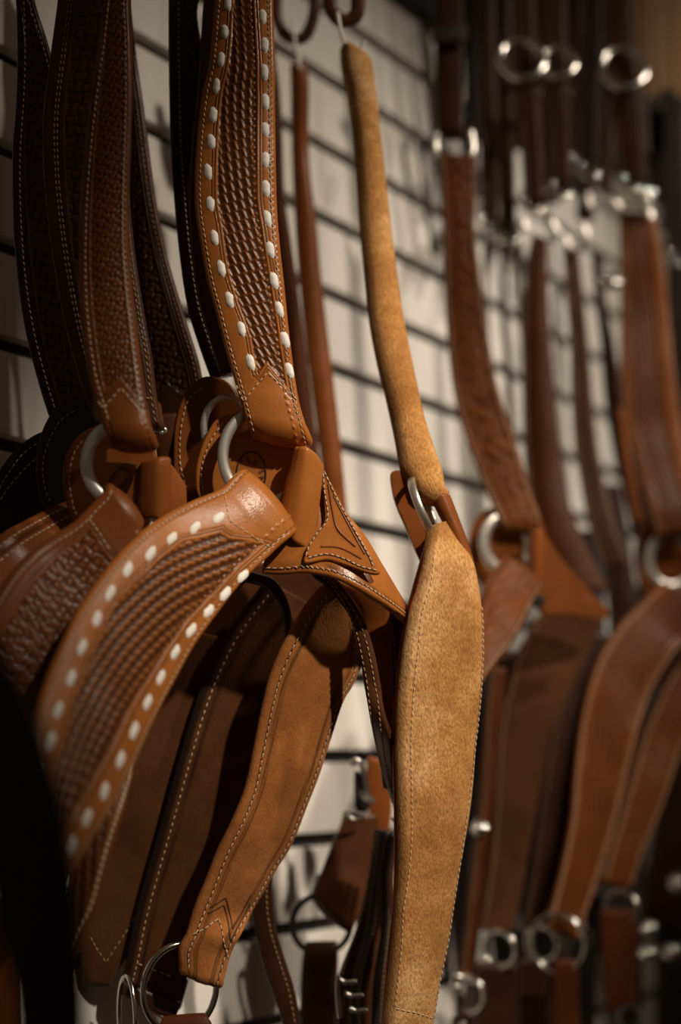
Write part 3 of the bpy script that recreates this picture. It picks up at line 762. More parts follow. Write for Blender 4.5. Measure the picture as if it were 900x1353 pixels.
# ================================================================== 4  COLLARS SEEN FROM THE FLESH SIDE, LOWER MIDDLE
c8 = thing('breast_collar', 'brown rough-backed breast collar with pale stitched edges and a zigzag seam at its tip', 'breast collar', P(240, 1310, 1.0), COLL)
rowsG = [(440, 772, 462, 812, 0.995, 1.021), (422, 781, 470, 838, 0.997, 1.023), (402, 806, 475, 872, 0.999, 1.025), (386, 833, 474, 893, 1, 1.026), (371, 862, 466, 910, 1, 1.026), (357, 898, 455, 929, 1, 1.026), (347, 940, 439, 977, 1, 1.026), (337, 990, 424, 1024, 1, 1.026), (326, 1042, 407, 1068, 1, 1.026), (309, 1085, 388, 1116, 1, 1.026), (290, 1124, 367, 1150, 1, 1.026), (274, 1165, 350, 1180, 1, 1.026), (258, 1205, 334, 1207, 1, 1.026), (246, 1235, 319, 1236, 1, 1.01), (237, 1256, 306, 1262, 1, 1.01), (238, 1277, 296, 1298, 1.002, 1.008)]
G = strap('shoulder_strap', rowsG, 'flesh', c8, [('L', .0066, .0, .285), ('R', .0046, .0, .29)], t=.006, nu=54, dv=.0014, camber=.002, roll=(.006, 2.2), r=.0026, thread='thread', pitch=.0048, ls=.0036, slant=0,
          holes=True, paths=[[(253, 1235), (270, 1229), (287, 1215)], [(287, 1215), (295, 1245), (303, 1268)]], hf=lambda rb: grooves([('L', .0105), ('L', .0122), ('R', .0086), ('R', .0102)], [('L', .0066, .0048), ('R', .0046, .0048)]))
for q in ([(273, 1206), (284, 1202), (295, 1194), (300, 1218), (304, 1243), (316, 1218), (330, 1192)], [(276, 1198), (288, 1192), (297, 1184), (302, 1206), (306, 1229), (318, 1205), (331, 1180)]):
    line_on('tooled_line', G, q, .0006, M['ink'], G.obj, -.0001)
dpg = lambda x, y: .998
ring_obj('dee_ring', 238, 1306, 1.008, .0268, .0023, .0022, 22, 4, M['chrome'], c8, sy=1.15)
strap('latigo_strap', [(214, 1343, 272, 1338, .985), (208, 1360, 280, 1355, .98), (206, 1390, 282, 1390, .98), (206, 1430, 282, 1430, .985)], 'bridle', c8, t=.006, nu=14, dv=.003, r=.003)

c9 = thing('breast_collar', 'dim rough-backed breast collar with dark burnished edge, left of the brighter one', 'breast collar', P(200, 1330, 1.02), COLL)
rowsH = [(352, 765, 440, 815, 1.052), (325, 800, 420, 850, 1.052), (300, 835, 398, 880, 1.05), (275, 885, 375, 925, 1.048), (256, 935, 358, 970, 1.046), (241, 985, 343, 1015, 1.044), (227, 1035, 326, 1062, 1.042), (211, 1092, 306, 1115, 1.042), (194, 1152, 285, 1170, 1.042), (178, 1212, 264, 1225, 1.042), (168, 1262, 250, 1280, 1.042), (160, 1296, 238, 1330, 1.044)]
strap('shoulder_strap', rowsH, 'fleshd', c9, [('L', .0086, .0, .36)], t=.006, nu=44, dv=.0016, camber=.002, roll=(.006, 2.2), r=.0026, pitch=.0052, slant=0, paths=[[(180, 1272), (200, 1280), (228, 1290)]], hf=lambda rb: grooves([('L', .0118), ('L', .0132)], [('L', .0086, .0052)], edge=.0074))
strap('buckle_strap', [(160, 1296, 238, 1326, 1.03), (158, 1312, 232, 1346, 1.03), (190, 1326, 228, 1352, 1.03)], 'dark', c9, t=.006, nu=12, dv=.003)
ring_obj('dee_ring', 168, 1345, 1.01, .0175, .0017, .0017, -62, 0, M['chrome'], c9, sy=1.7)
c10 = thing('breast_collar', 'shaded breast collar with a V-stitched tip and cracked rough back, behind the laced strap', 'breast collar', P(130, 1300, 1.04), COLL)
rowsI = [(240, 830, 330, 850, 1.062), (200, 905, 275, 925, 1.058), (165, 990, 248, 1010, 1.054), (138, 1070, 230, 1090, 1.052), (118, 1140, 212, 1150, 1.052), (108, 1200, 196, 1205, 1.052), (104, 1250, 172, 1256, 1.052), (108, 1290, 148, 1296, 1.054)]
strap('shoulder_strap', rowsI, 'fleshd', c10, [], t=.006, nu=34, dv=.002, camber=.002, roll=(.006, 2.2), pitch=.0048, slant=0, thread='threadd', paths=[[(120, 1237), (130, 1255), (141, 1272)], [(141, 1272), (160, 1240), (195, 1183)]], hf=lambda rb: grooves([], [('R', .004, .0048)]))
ck = pxtube('scratch_line', [(152, 1172, 1.0505), (154, 1195, 1.0505), (152, 1225, 1.0505), (153, 1245, 1.0505)], .0003, M['black'], c10, m_=5, n=14)

c9b = thing('breast_collar', 'dark collar added to fill the shaded gap under the tie-down flap', 'breast collar', P(400, 880, 1.07), COLL)
strap('shoulder_strap', [(250, 738, 500, 752, 1.07), (235, 790, 510, 800, 1.07), (225, 850, 500, 850, 1.07), (218, 910, 462, 905, 1.07), (205, 980, 410, 985, 1.07)], 'choc', c9b, t=.006, nu=20, dv=.003)  # wide dark sheet added to darken the gap under the flap
ar = strap('hanging_strap', [(304, 775, 310, 757, 1.0), (328, 770, 336, 756, 1.0), (352, 778, 362, 766, .992), (368, 798, 379, 790, 1.003), (375, 825, 386, 822, 1.012), (374, 870, 384, 870, 1.018), (366, 930, 374, 930, 1.02)], 'dark', None, [], t=.006, nu=10, dv=.003, r=.002)
top(ar.obj, 'narrow dark strap arching under the laced collar above the rough-backed collar', 'strap', 'plain hanging straps')

# ================================================================== 5  FOREGROUND BLACK STRAP, LOWER LEFT
fg = strap('hanging_strap', [(-150, 700, -40, 770, .56), (-100, 800, 3, 850, .555), (-70, 860, 26, 900, .55), (-50, 920, 48, 950, .548), (-42, 980, 64, 1000, .546), (-36, 1050, 80, 1060, .545), (-28, 1120, 92, 1122, .545), (-15, 1190, 102, 1190, .545), (2, 1260, 108, 1260, .545), (14, 1330, 111, 1330, .545), (20, 1420, 112, 1420, .545)], 'black', None, [], t=.008, nu=18, dv=.003, r=.003)
top(fg.obj, 'black leather strap hanging close by at the lower left, dark and out of focus', 'strap')
fg2 = strap('hanging_strap', [(-40, 1190, 14, 1190, .86), (-38, 1270, 20, 1270, .86), (-36, 1350, 24, 1350, .86), (-36, 1420, 26, 1420, .86)], 'tan2', None, t=.006, nu=12, dv=.004)
top(fg2.obj, 'brown strap end peeping out left of the black strap at the bottom left corner', 'strap')

# ================================================================== 6  SUEDE COLLAR
c11 = thing('breast_collar', 'golden suede breast collar with a wide pale-stitched panel, in front at centre right', 'breast collar', P(585, 700, 1.0), COLL)
rowsS = [(449, 64, 470, 62, 1.165), (449.5, 76, 488, 72, 1.16), (451, 90, 493, 86, 1.155), (455, 108, 495, 104, 1.15), (460, 135, 499, 130, 1.145), (466, 180, 503, 174, 1.135), (471, 240, 510, 234, 1.125), (475, 300, 517, 294, 1.115), (481, 360, 524, 352, 1.10), (487, 420, 533, 412, 1.085), (497, 475, 543, 465, 1.07), (508, 520, 552, 508, 1.055), (517, 560, 561, 548, 1.045), (524, 595, 573, 585, 1.035), (529, 618, 584, 615, 1.028), (540, 634, 589, 640, 1.024)]
S = strap('hanger_strap', rowsS, 'suede', c11, t=.010, nu=30, dv=.0018, camber=.006, roll=(.009, 2.3), r=.0046, hf=lambda rb: grooves([], edge=.009, amt=.5))  # edge dye darkens the left side of the rolled strap
dps = lambda x, y: 1.03
ps = plate('ring_plate', [(516, 630), (522, 622), (534, 624), (548, 640), (562, 670), (578, 706), (574, 730), (562, 750), (552, 735), (538, 702), (522, 664)], dps, .010, M['tan2'], c11, n=60)
ring_obj('dee_ring', 560, 671, 1.022, .0222, .0016, .0030, 80, 0, M['steel'], c11, roll=-23)
strap('side_loop', [(566, 652, 596, 654, 1.026), (578, 676, 606, 680, 1.024), (590, 700, 617, 710, 1.022), (600, 730, 628, 742, 1.02)], 'tan2', c11, t=.006, nu=14, dv=.002, camber=.005, r=.003)
rowsP = [(574, 693, 588, 690, 1.004, 1.026), (568, 718, 607, 712, 1, 1.022), (562, 748, 626, 738, 0.995, 1.017), (555, 775, 634, 768, 0.993, 1.015), (545, 806, 638.5, 798, 0.991, 1.013), (537, 845, 641, 840, 0.99, 1.012), (531, 890, 640, 886, 0.99, 1.012), (527, 935, 637, 931, 0.99, 1.012), (525.5, 985, 631.5, 981, 0.99, 1.012), (527, 1035, 628, 1032, 0.99, 1.012), (528.5, 1085, 622, 1083, 0.99, 1.012), (529, 1135, 612.5, 1136, 0.99, 1.012), (527, 1185, 603.5, 1190, 0.99, 1.012), (523, 1240, 595, 1245, 0.99, 1.012), (518, 1290, 584, 1297, 0.99, 1.012), (513.5, 1335, 576.5, 1345, 0.99, 1.012), (510, 1380, 570, 1390, 0.99, 1.012), (507, 1430, 566, 1440, 0.99, 1.012)]
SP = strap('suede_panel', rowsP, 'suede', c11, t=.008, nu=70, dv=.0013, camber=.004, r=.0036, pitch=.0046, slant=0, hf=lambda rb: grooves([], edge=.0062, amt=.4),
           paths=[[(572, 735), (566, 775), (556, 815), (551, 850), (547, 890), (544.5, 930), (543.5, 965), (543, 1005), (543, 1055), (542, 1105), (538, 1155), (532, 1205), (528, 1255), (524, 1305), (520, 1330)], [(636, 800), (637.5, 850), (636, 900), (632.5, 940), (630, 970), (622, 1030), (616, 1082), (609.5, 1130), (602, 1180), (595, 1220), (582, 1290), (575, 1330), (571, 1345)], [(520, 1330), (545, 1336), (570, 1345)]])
strap('panel_lining', [(568, 715, 615, 720, 1.008, 1.040), (545, 790, 630, 790, 1.004, 1.036), (532, 850, 634, 846, 1.002, 1.034), (526, 900, 634, 890, 1.002, 1.034), (522, 985, 624, 981, 1.002, 1.034), (524, 1085, 615, 1083, 1.002, 1.034), (524, 1185, 597, 1190, 1.002, 1.034), (514, 1290, 578, 1297, 1.002, 1.034), (503, 1430, 560, 1440, 1.002, 1.034)], 'tan2', c11, t=.005, nu=14, dv=.003, r=.002)
pxtube('chrome_wire', [(446, 16, 1.17), (449, 35, 1.168), (453, 52, 1.166), (456, 66, 1.163), (452, 76, 1.162)], .0016, M['clear'], c11, label='clear wire hook through the strap end')
pxtube('chrome_wire', [(481, 52, 1.166), (479, 60, 1.166), (477, 70, 1.164)], .0018, M['clear'], c11)

# ================================================================== 7  PLAIN STRAPS NEAR THE WALL, CENTRE
s1 = strap('hanging_strap', [(383, 86, 405, 84, 1.315), (384, 110, 408, 108, 1.315), (385, 190, 408, 188, 1.315), (387, 240, 411, 236, 1.31), (390, 300, 418, 294, 1.305), (395, 370, 424, 362, 1.3), (402, 440, 432, 432, 1.295), (410, 505, 440, 496, 1.29), (418, 565, 447, 556, 1.285), (425, 620, 453, 615, 1.28), (434, 690, 460, 688, 1.275)], 'tan2', None, t=.007, nu=16, dv=.003, camber=.004, r=.003)
top(s1.obj, 'narrow brown strap hanging from a clear hook beside the white-laced collar', 'strap', 'plain hanging straps')
pxtube('hook_wire', [(387, 27, 1.305), (389, 48, 1.303), (391, 66, 1.30), (394, 80, 1.298), (396, 92, 1.298)], .0016, M['clear'], s1.obj)
pxtube('hook_wire', [(397, 73, 1.303), (396, 80, 1.302), (394, 88, 1.30)], .0016, M['clear'], s1.obj)
s2 = strap('hanging_strap', [(350, 60, 362, 60, 1.279), (350, 120, 370, 120, 1.279), (352, 190, 373, 186, 1.279), (356, 260, 376, 256, 1.2775), (362, 330, 386, 326, 1.276), (370, 400, 396, 396, 1.2745), (380, 480, 406, 476, 1.273), (390, 560, 416, 556, 1.2715), (402, 650, 428, 650, 1.27)], 'bridle', None, t=.007, nu=14, dv=.004, camber=.003)  # dark strip modelled where the narrow strap casts its shadow on the wall
top(s2.obj, 'dark brown strip modelled as the shadow of the narrow strap, beside the laced collar', 'strap', 'plain hanging straps')
for pts, lab in (([(366, -60), (365, 0), (366, 22), (376, 44), (392, 50), (404, 45), (413, 24), (416, 0), (417, -60)], 'dark leather U-shaped loop at the top holding the narrow brown strap'), ([(432, -60), (436, 0), (440, 14), (452, 26), (466, 22), (473, 6), (472, -60)], 'dark leather U-shaped loop at the top holding the golden suede strap')):
    d0 = 1.31 if pts[0][0] < 400 else 1.19
    nrm = []
    q = np.array(pts, float); tg = np.gradient(q, axis=0); tg /= np.linalg.norm(tg, axis=1)[:, None]
    wv = 9.5 if d0 > 1.25 else 12
    rows = [(a[0] - t_[1] * wv * .8, a[1] + t_[0] * wv * .8, a[0] + t_[1] * wv * .8, a[1] - t_[0] * wv * .8, d0) for a, t_ in zip(q, tg)]
    ul = strap('leather_loop', rows, 'choc', None, t=.008, nu=12, dv=.002, r=.003); top(ul.obj, lab, 'loop', 'leather loops along the top')

# narrow strap hanging below the rough-backed collar
s3 = strap('hanging_strap', [(330, 1120, 366, 1120, 1.07), (332, 1190, 359, 1178, 1.07), (338, 1235, 363, 1222, 1.07), (350, 1285, 376, 1268, 1.07), (363, 1322, 388, 1306, 1.07), (372, 1350, 396, 1345, 1.07), (380, 1400, 404, 1396, 1.07)], 'dark', None, [('R', .004)], t=.006, nu=12, dv=.003, thread='threadd')
top(s3.obj, 'narrow dark stitched strap curving down past the tip of the rough-backed collar', 'strap', 'plain hanging straps')

# ================================================================== 8  HALTER PIECE WITH RING, THIN STRINGS
hp = thing('breast_collar', 'small dark collar by the wall with a black ring under its pointed tab', 'breast collar', P(430, 1230, 1.22), COLL)
strap('pointed_tab', [(455, 1072, 500, 1078, 1.22), (448, 1095, 496, 1110, 1.218), (437, 1120, 490, 1150, 1.215), (427, 1146, 482, 1190, 1.21), (414, 1176, 468, 1226, 1.208)], 'choc', hp, t=.006, nu=16, dv=.002, camber=.004, roll=(.007, 2.2), r=.003)
ring_obj('iron_ring', 425, 1221, 1.212, .0245, .0026, .0024, 5, 0, M['darkmetal'], hp)
strap('ring_strap', [(404, 1244, 445, 1243, 1.205), (400, 1262, 447, 1262, 1.2), (397, 1300, 446, 1298, 1.205), (396, 1345, 444, 1340, 1.21), (396, 1420, 444, 1420, 1.21)], 'dark', hp, t=.006, nu=12, dv=.003)
strap('upper_tab', [(486, 1000, 512, 1005, 1.235), (484, 1040, 516, 1040, 1.235), (488, 1075, 518, 1075, 1.235), (494, 1105, 512, 1110, 1.235)], 'tan2', hp, t=.005, nu=10, dv=.004)
sn = thing('snap_hook', 'small chrome snap hook hooked above the pointed dark tab', 'snap hook', P(475, 1060, 1.2))
pxtube('hook', [(466, 1012, 1.2), (470, 1004, 1.2), (477, 1010, 1.2), (483, 1030, 1.2), (486, 1048, 1.2), (494, 1062, 1.2)], .0022, M['nickel'], sn)
pxtube('gate', [(478, 1045, 1.195), (480, 1052, 1.195), (486, 1060, 1.195)], .0016, M['nickel'], sn)
pxtube('bail', [(459, 1076, 1.195), (466, 1082, 1.195), (476, 1082, 1.195), (484, 1079, 1.195)], .0017, M['nickel'], sn)
box_p = strap('swivel_block', [(468, 1020, 484, 1022, 1.205), (468, 1050, 488, 1052, 1.205), (470, 1072, 486, 1074, 1.205)], 'black', sn, t=.006, nu=8, dv=.004)
for i in range(8):
    f = i / 7; x0 = 500 + 26 * f; x1 = 452 + 66 * f; dd = 1.13 + .015 * math.sin(i * 2.1)
    o = strap('leather_string', [(x0 - 5, 1095 + 8 * f, x0 + 5, 1096 + 8 * f, dd), (x0 - 10 - 4, 1160, x0 - 10 + 5, 1160, dd), ((x0 + x1) / 2 - 5, 1225, (x0 + x1) / 2 + 5, 1225, dd), (x1 - 6, 1295, x1 + 5, 1297, dd - .01), (x1 - 9, 1360, x1 + 3, 1362, dd - .01), (x1 - 10, 1410, x1 + 3, 1410, dd - .01)], ('dark', 'choc', 'black')[i % 3], None, [('L', .0022)] if i % 3 == 0 else [], t=.004, nu=8, dv=.004, thread='threadd')
    top(o.obj, ('first', 'second', 'third', 'fourth', 'fifth', 'sixth', 'seventh', 'eighth')[i] + ' from the left of the dark leather strings bundled beside the suede panel', 'string', 'bundle of leather strings')
bk = thing('buckle', 'small dark roller buckle at the foot of the leather string bundle', 'buckle', P(460, 1320, 1.1))
for q in ((448, 1294), (456, 1312), (462, 1332)):
    pxtube('prong' if q[0] == 456 else 'roller_bar', [(q[0], q[1], 1.085), (q[0] + 10, q[1] + 4, 1.085), (q[0] + 24, q[1] + 3, 1.085)], .0018, M['nickel'], bk, n=14)
pxtube('frame', [(447, 1288, 1.085), (446, 1310, 1.085), (449, 1345, 1.085)], .0018, M['nickel'], bk, n=14)
ks = thing('snap_hook', 'tiny chrome clip glinting at the left edge of the suede panel', 'snap hook', P(520, 1100, 1.1))
pxtube('hook', [(519, 1080, 1.1), (524, 1092, 1.1), (522, 1104, 1.1)], .0016, M['nickel'], ks, n=12); pxtube('pin', [(526, 1115, 1.1), (526, 1135, 1.1)], .0014, M['nickel'], ks)

# ================================================================== 9  RIGHT-HAND COLLARS
def swirl(u, v): return scroll(u, v, .017)


d1 = thing('breast_collar', 'rosy brown breast collar with carved scrolls, right of the suede collar', 'breast collar', P(670, 730, 1.36), COLL)
strap('shoulder_strap', [(579, 203, 631, 206, 1.47), (582, 225, 629, 228, 1.468), (585, 300, 628, 300, 1.46), (587, 360, 634, 355, 1.455), (589, 413, 640, 403, 1.45), (596, 496, 652, 482, 1.435), (606, 545, 664, 530, 1.425), (617, 582, 677, 568, 1.415), (630, 618, 689, 606, 1.405), (644, 652, 700, 642, 1.395), (658, 682, 714, 678, 1.385), (662, 690, 717, 690, 1.383)], 'tan3', d1, [('L', .003), ('R', .003)], t=.007, nu=34, dv=.002, camber=.002, roll=(.009, 2.5), r=.003, hf=lambda rb: tooled(rb, lf=.13, rf=.87, pat=swirl, depth=.0016, dye=.6))
dd1 = lambda x, y: 1.405
plate('ring_plate', [(640, 675), (624, 695), (619, 722), (624, 752), (640, 775), (690, 790), (716, 780), (722, 720), (712, 690), (670, 670)], dd1, .007, M['tan2'], d1)
ring_obj('dee_ring', 670, 718, 1.392, .0225, .0052, .002, 14, 5, M['steel'], d1, sy=1.15)
strap('lower_strap', [(585, 930, 612, 945, 1.22), (603, 880, 646, 890, 1.24), (618, 835, 676, 850, 1.265), (632, 795, 694, 818, 1.29), (645, 765, 702, 800, 1.31), (660, 745, 712, 784, 1.325), (666, 738, 716, 776, 1.33)], 'tan3', d1, [('R', .003)], t=.007, nu=30, dv=.002, camber=.003, roll=(.008, 2.4), r=.003, hf=lambda rb: tooled(rb, lf=.15, rf=.85, pat=swirl, depth=.0012, dye=.5))
strap('tie_down_loop', [(718, 697, 716, 792, 1.36), (711, 698, 709, 792, 1.355), (704, 700, 702, 790, 1.358)], 'tan2', d1, t=.006, nu=12, dv=.002, roll=(.006, 2.3), tail=.003)
plate('tie_down_flap', [(714, 700), (740, 735), (775, 775), (806, 810), (790, 818), (750, 812), (716, 808), (712, 760)], lambda x, y: 1.375 + .0006 * (x - 714), .006, M['tan3'], d1)
ring_obj('rivet', 711, 794, 1.35, .0035, .003, .003, 0, 0, M['black'], d1, n=16, m_=8)
d1b = thing('buckle_hanger', 'short brown strap and chrome loop at the top from which the carved rosy collar hangs', 'hanger', P(603, 190, 1.48))
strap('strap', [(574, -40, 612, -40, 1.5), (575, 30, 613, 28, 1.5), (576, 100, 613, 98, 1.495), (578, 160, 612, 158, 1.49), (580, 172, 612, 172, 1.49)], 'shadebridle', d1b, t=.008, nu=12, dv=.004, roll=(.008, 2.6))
pxtube('wire_loop', [(577, 176, 1.48), (576, 192, 1.478), (581, 206, 1.474), (603, 208, 1.472), (622, 206, 1.474), (625, 190, 1.478), (622, 172, 1.48)], .0028, M['steel'], d1b)
strap('keeper', [(571, 36, 618, 32, 1.487), (571, 46, 618, 44, 1.487), (571, 56, 618, 54, 1.487)], 'black', d1b, t=.004, nu=8, dv=.003)

d2 = thing('breast_collar', 'plain smooth brown breast collar strap hanging right of the carved rosy one', 'breast collar', P(745, 750, 1.5), COLL)
strap('shoulder_strap', [(704, 312, 722, 316, 1.6), (698, 340, 724, 340, 1.6), (692, 413, 726, 411, 1.595), (691, 500, 732, 496, 1.585), (692, 560, 737, 555, 1.575), (695, 620, 744, 615, 1.565), (702, 680, 757, 676, 1.55), (716, 730, 780, 728, 1.54), (735, 780, 806, 780, 1.53)], 'bridle', d2, [('L', .003)], t=.007, nu=18, dv=.003, camber=.006, r=.0035)
d3 = thing('breast_collar', 'greyish brown tooled breast collar strap, third from the right', 'breast collar', P(790, 700, 1.65), COLL)
strap('shoulder_strap', [(744, 322, 766, 330, 1.72), (748, 390, 772, 388, 1.715), (753, 451, 778, 449, 1.71), (757, 564, 787, 560, 1.695), (766, 630, 797, 624, 1.68), (780, 700, 814, 696, 1.66), (795, 750, 832, 745, 1.65)], 'choc', d3, [('L', .003), ('R', .003)], t=.006, nu=26, dv=.003, hf=lambda rb: tooled(rb, lf=.2, rf=.8, pat=weave_cells, depth=.001, base_dye=.0, dye=.6))
d3b = thing('breast_collar', 'narrow dark breast collar strap in shade beside the wide right-hand collar', 'breast collar', P(820, 700, 1.7), COLL)
strap('shoulder_strap', [(782, 330, 796, 332, 1.78), (787, 394, 801, 396, 1.775), (794, 451, 812, 451, 1.77), (800, 527, 826, 527, 1.755), (812, 600, 842, 600, 1.74), (826, 660, 860, 660, 1.72), (838, 710, 875, 710, 1.70)], 'dark', d3b, t=.006, nu=14, dv=.004)
strap('shoulder_lining', [(815, 540, 826, 540, 1.69), (822, 600, 834, 600, 1.68), (830, 650, 844, 650, 1.67), (838, 690, 852, 690, 1.66)], 'tan2', d3b, t=.004, nu=8, dv=.004)

d4 = thing('breast_collar', 'wide brown basket-stamped breast collar at the right edge with a pale steel ring', 'breast collar', P(880, 745, 1.6), COLL)
strap('shoulder_strap', [(818, 268, 862, 276, 1.73), (819, 290, 868, 294, 1.728), (820, 340, 876, 340, 1.725), (821, 413, 884, 408, 1.72), (821, 511, 893, 500, 1.70), (828, 564, 900, 552, 1.69), (838, 600, 906, 588, 1.68), (848, 635, 914, 622, 1.67), (860, 675, 925, 662, 1.655), (868, 700, 932, 690, 1.65)], 'tan2', d4, [('L', .003), ('R', .004)], t=.008, nu=60, dv=.0014, camber=.002, roll=(.009, 2.5), r=.003, hf=lambda rb: tooled(rb, lf=.16, rf=.70, pat=lambda u, v: weave_strokes(u, v), depth=.0014, dye=.6))
plate('ring_plate', [(862, 685), (846, 705), (840, 735), (846, 768), (866, 795), (920, 800), (940, 740), (920, 690)], lambda x, y: 1.68, .007, M['tan2'], d4)
ring_obj('dee_ring', 886, 741, 1.665, .0255, .0052, .002, 14, 5, M['steel'], d4, sy=1.1)
rows4 = [(880, 768, 950, 830, 1.585), (865, 780, 934, 838, 1.58), (845, 800, 908, 850, 1.572), (824, 820, 892, 864, 1.562), (806, 845, 878, 885, 1.553), (792, 870, 862, 912, 1.545), (779, 907, 852, 940, 1.535), (767, 960, 843, 968, 1.525), (760, 1020, 828, 1032, 1.512), (754, 1085, 813, 1092, 1.50), (741, 1149, 794, 1156, 1.49), (728, 1200, 775, 1210, 1.485), (724, 1218, 768, 1236, 1.484)]
strap('lower_strap', rows4, 'tan2', d4, [('L', .0035), ('R', .0035)], t=.007, nu=60, dv=.0014, camber=.003, r=.003, roll=(.006, 2.2), ls=.0036, ws=.0014, hf=lambda rb: tooled(rb, lf=.14, rf=.86, pat=lambda u, v: weave_strokes(u, v), depth=.0014, dye=.6))
ring_obj('dee_ring', 738, 1246, 1.47, .0265, .0022, .0022, -20, 5, M['chrome'], d4, sy=1.05)
strap('latigo_strap', [(732, 1268, 766, 1270, 1.46), (732, 1300, 766, 1302, 1.46), (733, 1400, 766, 1400, 1.47)], 'bridle', d4, t=.006, nu=10, dv=.004, roll=None)
d5 = thing('breast_collar', 'second basket-stamped breast collar overlapped by the wide one at the right edge', 'breast collar', P(825, 1180, 1.55), COLL)
strap('lower_strap', [(930, 840, 985, 870, 1.63), (895, 880, 948, 905, 1.615), (868, 930, 920, 950, 1.60), (850, 975, 902, 990, 1.59), (834, 1030, 887, 1036, 1.575), (818, 1085, 868, 1088, 1.565), (804, 1130, 850, 1130, 1.557), (796, 1160, 838, 1168, 1.555)], 'tan2', d5, [('R', .0035), ('L', .0035)], t=.007, nu=56, dv=.0014, camber=.003, roll=(.006, 2.2), r=.003, ls=.0036, ws=.0014, hf=lambda rb: tooled(rb, lf=.14, rf=.84, pat=lambda u, v: weave_cells(u, v, .007, .4), depth=.0014, dye=.6))
ring_obj('dee_ring', 822, 1200, 1.54, .0175, .002, .002, -35, 5, M['chrome'], d5)
strap('latigo_strap', [(794, 1204, 843, 1202, 1.53), (795, 1250, 843, 1248, 1.53), (800, 1320, 842, 1318, 1.535), (806, 1345, 838, 1345, 1.535)], 'bridle', d5, t=.006, nu=12, dv=.004)
ring_obj('end_ring', 832, 1346, 1.52, .012, .003, .003, -20, 40, M['darkmetal'], d5)

# rough-backed collars in the shade, lower right
for rows, lab, mt in (
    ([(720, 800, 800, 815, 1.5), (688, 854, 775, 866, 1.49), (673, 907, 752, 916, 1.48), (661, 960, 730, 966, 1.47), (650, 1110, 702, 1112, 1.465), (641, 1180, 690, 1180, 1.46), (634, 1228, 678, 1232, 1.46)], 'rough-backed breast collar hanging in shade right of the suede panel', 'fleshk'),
    ([(770, 830, 830, 845, 1.57), (745, 900, 800, 910, 1.56), (728, 980, 775, 985, 1.55), (715, 1060, 765, 1062, 1.545), (704, 1140, 752, 1140, 1.54), (690, 1225, 735, 1225, 1.54)], 'black tooled breast collar hidden between the shaded one and the wide right-hand collar', 'dark'),
    ([(648, 880, 670, 884, 1.40), (640, 960, 662, 962, 1.40), (634, 1060, 652, 1060, 1.40), (622, 1150, 640, 1150, 1.40), (614, 1230, 632, 1230, 1.40), (606, 1292, 622, 1292, 1.40)], 'thin reddish breast collar strap just right of the suede panel', 'bridle')):
    cc = thing('breast_collar', lab, 'breast collar', P(rows[-1][0], rows[-1][1], rows[-1][4]), COLL)
    strap('lower_strap', rows, mt, cc, [('L', .004)], t=.006, nu=16, dv=.004, thread='threadd', camber=.002)
    rr = rows[-1]
    ring_obj('dee_ring', (rr[0] + rr[2]) / 2 + 4, rr[3] + 22, rr[4] - .01, .017, .0022, .0022, -30, 5, M['chrome'], cc)
    strap('latigo_strap', [(rr[0] - 6, rr[3] + 42, rr[2] + 4, rr[3] + 42, rr[4] - .015), (rr[0] - 6, rr[3] + 90, rr[2] + 4, rr[3] + 90, rr[4] - .012), (rr[0] - 4, rr[3] + 170, rr[2] + 2, rr[3] + 170, rr[4] - .01)], 'dark', cc, t=.006, nu=10, dv=.005)

# thin reins against the wall, right of the carved rosy collar
for i, (x0, x1) in enumerate(((663, 9), (687, 7), (640, 6))):
    y0, y1 = (322, 560) if i < 2 else (280, 600)
    o = strap('rein', [(x0 - 3, y0, x0 - 3 + x1, y0, 1.72), (x0 + 1, (y0 + y1) / 2, x0 + 1 + x1, (y0 + y1) / 2, 1.72), (x0 + 12, y1 + 60, x0 + 12 + x1, y1 + 60, 1.70), (x0 + 24, y1 + 210, x0 + 24 + x1, y1 + 210, 1.68)], 'dark', None, t=.004, nu=8, dv=.006)
    top(o.obj, ('thin dark rein against the pale wall, left one of the close pair', 'thin dark rein against the pale wall, right one of the close pair', 'thin dark rein half behind the carved rosy collar')[i], 'rein', 'thin reins on the wall')

# ================================================================== 10  HEADSTALLS, UPPER RIGHT
heads = [  # centre x at top, centre x at bottom, bottom y, width px, depth, mat, ring (x, y, radius px)
    (642, 648, 285, 24, 1.70, 'dark', None, 'dark headstall strap, leftmost of the shadowed cluster at the top'),
    (666, 672, 300, 22, 1.66, 'dark', None, 'dark headstall strap behind the left one of the two ringed headstalls'),
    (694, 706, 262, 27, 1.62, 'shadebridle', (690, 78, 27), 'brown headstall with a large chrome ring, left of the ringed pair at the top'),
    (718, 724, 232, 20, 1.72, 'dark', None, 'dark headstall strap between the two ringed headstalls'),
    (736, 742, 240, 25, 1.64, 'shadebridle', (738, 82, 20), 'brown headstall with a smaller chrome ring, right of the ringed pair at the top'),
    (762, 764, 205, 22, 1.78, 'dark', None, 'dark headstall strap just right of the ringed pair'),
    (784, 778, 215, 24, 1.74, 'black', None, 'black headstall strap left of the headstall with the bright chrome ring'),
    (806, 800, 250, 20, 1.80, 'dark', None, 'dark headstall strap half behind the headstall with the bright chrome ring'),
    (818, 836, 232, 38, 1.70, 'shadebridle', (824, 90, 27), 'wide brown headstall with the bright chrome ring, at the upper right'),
    (866, 872, 250, 26, 1.86, 'black', None, 'black headstall strap crossing the pale ledge at the right'),
    (893, 898, 330, 30, 1.84, 'black', None, 'black headstall strap at the far right edge'),
]
